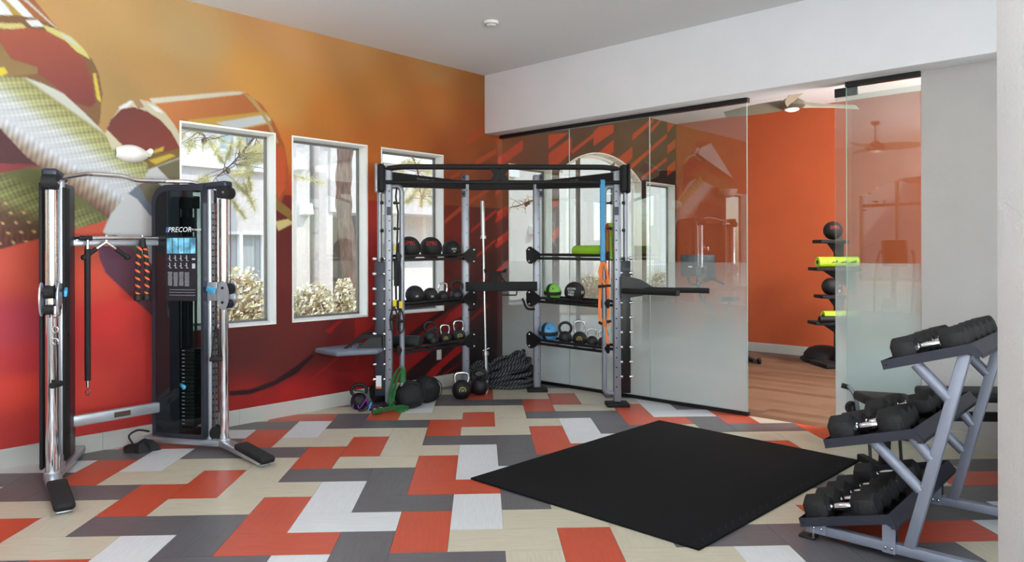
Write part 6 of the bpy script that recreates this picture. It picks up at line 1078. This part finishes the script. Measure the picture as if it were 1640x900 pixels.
Bk(MB().tube([(x0+.2, y0, .32), (x0+.2, y0+.06, .32)], .23, 28), 'flywheel', M['screen']); Bk(MB().boxp((x0+.34, y0+.03, .90), (x0+.60, y0+.03, .90), .16, .06), 'saddle', M['matte'], bevel=.02)
Bk(MB().boxp((x0-.05, y0-.2, .04), (x0-.05, y0+.3, .04), .06, .05).boxp((x0+.75, y0-.2, .04), (x0+.75, y0+.3, .04), .06, .05).boxp((x0-.05, y0+.05, .06), (x0+.75, y0+.05, .06), .06, .05).tube([(x0+.79, y0-.2, .04), (x0+.83, y0-.2, .04)], .045, 14), 'base', M['matte'], bevel=.008)
# storage rack on the orange wall side with balls, rollers
sx0 = at(1350, 450, 9.9); sr = empty('storage_rack', (sx0.x, sx0.y+.1, 0), 'black post rack with sloped shelves by the orange wall', 'rack'); SW = sr.location
po = MB().box((sx0.x, sx0.y+.14, .92), (.09, .08, 1.84)).build('post', M['graph'], sr, world=SW, bevel=.006)
hm = MB()
for i in range(22): hm.tube([(sx0.x, sx0.y+.098, .2+i*.07), (sx0.x, sx0.y+.096, .2+i*.07)], .018, 10)
hm.build('holes', M['offwhite'], po, world=SW)['kind'] = 'stuff'
MB().box((sx0.x, sx0.y+.1, .03), (.6, .5, .06)).build('base', M['matte'], sr, world=SW, bevel=.01)
def shelf_at(py, xl, xr, tilt=0):
    z = CH-(py-405.5)/1161*9.9; a = at(xl, py, 9.9); b = at(xr, py, 9.9)
    m_ = MB().boxp((a.x, a.y, z), (b.x, b.y, z-.01), .30, .045); m_.prism([(a.x+.14, z-.02), (b.x, z-.02), (b.x, z-.34)], lambda u, v, d: Vector((u, a.y+d, v)), -.012, .012)
    m_.build('shelf', M['matte'], sr, world=SW, bevel=.006); return z+.022
for (py, xl, xr) in ((388, 1308, 1352), (432, 1301, 1372), (476, 1310, 1352), (518, 1300, 1372)): shelf_at(py, xl, xr)
def room2(px, py, D=9.85): return at(px, py, D)
z = CH-(388-405.5)/1161*9.9+.022; c = room2(1334, 380); mball((c.x, c.y, z), .125, 'rubber', 'black medicine ball with red print on top shelf by orange wall', 'balls by the orange wall', txt('SPRI', .07, (-.25, -1, 0), .3, 'redt'))
z = CH-(476-405.5)/1161*9.9+.022; c = room2(1330, 466); mball((c.x, c.y, z), .115, 'rubber', 'plain black medicine ball on third shelf by orange wall', 'balls by the orange wall')
def prints(t):
    b = MB()
    for i in range(4):
        x = -.2+i*.13
        for (dx, dz, w_, h_) in ((0, .0, .05, .012), (.03, .012, .012, .03), (-.03, -.008, .02, .01)): b.box((x+dx, -.074, dz), (w_, .002, h_))
    b.build('figure_print', M['matte'], t, smooth=False)
z = CH-(432-405.5)/1161*9.9+.022; c = room2(1341, 425); r_ = roller((c.x, c.y, z+.072), (1, .03, 0), .072, .56, 'lime', 'lime green foam roller with black figures on second shelf by orange wall', 'foam rollers'); prints(r_)
z = CH-(518-405.5)/1161*9.9+.022; c = room2(1345, 508); r_ = roller((c.x+.02, c.y+.06, z+.07), (1, .03, 0), .07, .46, 'lime', 'lime green foam roller on lowest shelf by orange wall', 'foam rollers'); r_ = roller((c.x-.02, c.y-.07, z+.035), (1, .03, 0), .045, .6, 'rubber', 'thin black foam roller in front of the lowest lime roller', 'foam rollers')
c = on_floor(1330, 578); bo = empty('balance_trainer', (c.x-.12, c.y-.05, 0), 'black half-dome balance trainer on the wood floor by orange wall', 'balance trainer')
MB().lathe([(.30, .02), (.325, .03), (.325, .05), (.30, .065), (.28, .065)], (0, 0, 0), 36).build('platform', M['rubber'], bo); MB().lathe([(.28, .065), (.27, .12), (.21, .19), (.12, .225), (.001, .235)], (0, 0, 0), 36).build('dome', M['matte'], bo)
# elliptical trainer behind the camera, mirrored in the glass door
et = empty('elliptical_trainer', (-3.9, 1.6, 0), 'elliptical trainer behind the camera, seen only mirrored in glass', 'exercise machine', None, R(40))
MB().box((0, 0, .07), (1.7, .5, .1)).build('base', M['matte'], et, bevel=.02); MB().tube([(.5, 0, .1), (.42, 0, .9), (.36, 0, 1.3)], .05, 12).build('mast', M['graph'], et); MB().box((.36, 0, 1.55), (.06, .42, .5), Matrix.Rotation(R(12), 3, 'Y')).build('console', M['matte'], et, bevel=.03)
for s in (-1, 1): MB().tube(smooth_path([(.55, s*.3, .4), (.42, s*.32, 1.0), (.25, s*.3, 1.45), (.2, s*.26, 1.6)], 5), .02, 10).build('arm', M['grip'], et); MB().boxp((-.6, s*.15, .3), (-.2, s*.15, .33), .13, .05).build('pedal', M['matte'], et, bevel=.01)
MB().tube([(.62, -.12, .4), (.62, .12, .4)], .33, 28).build('flywheel_cover', M['graph'], et)
for o in bpy.data.objects:
    if o.type == 'MESH' and not o.get('kind') and o.parent is None and 'category' not in o: print('UNTAGGED', o.name)
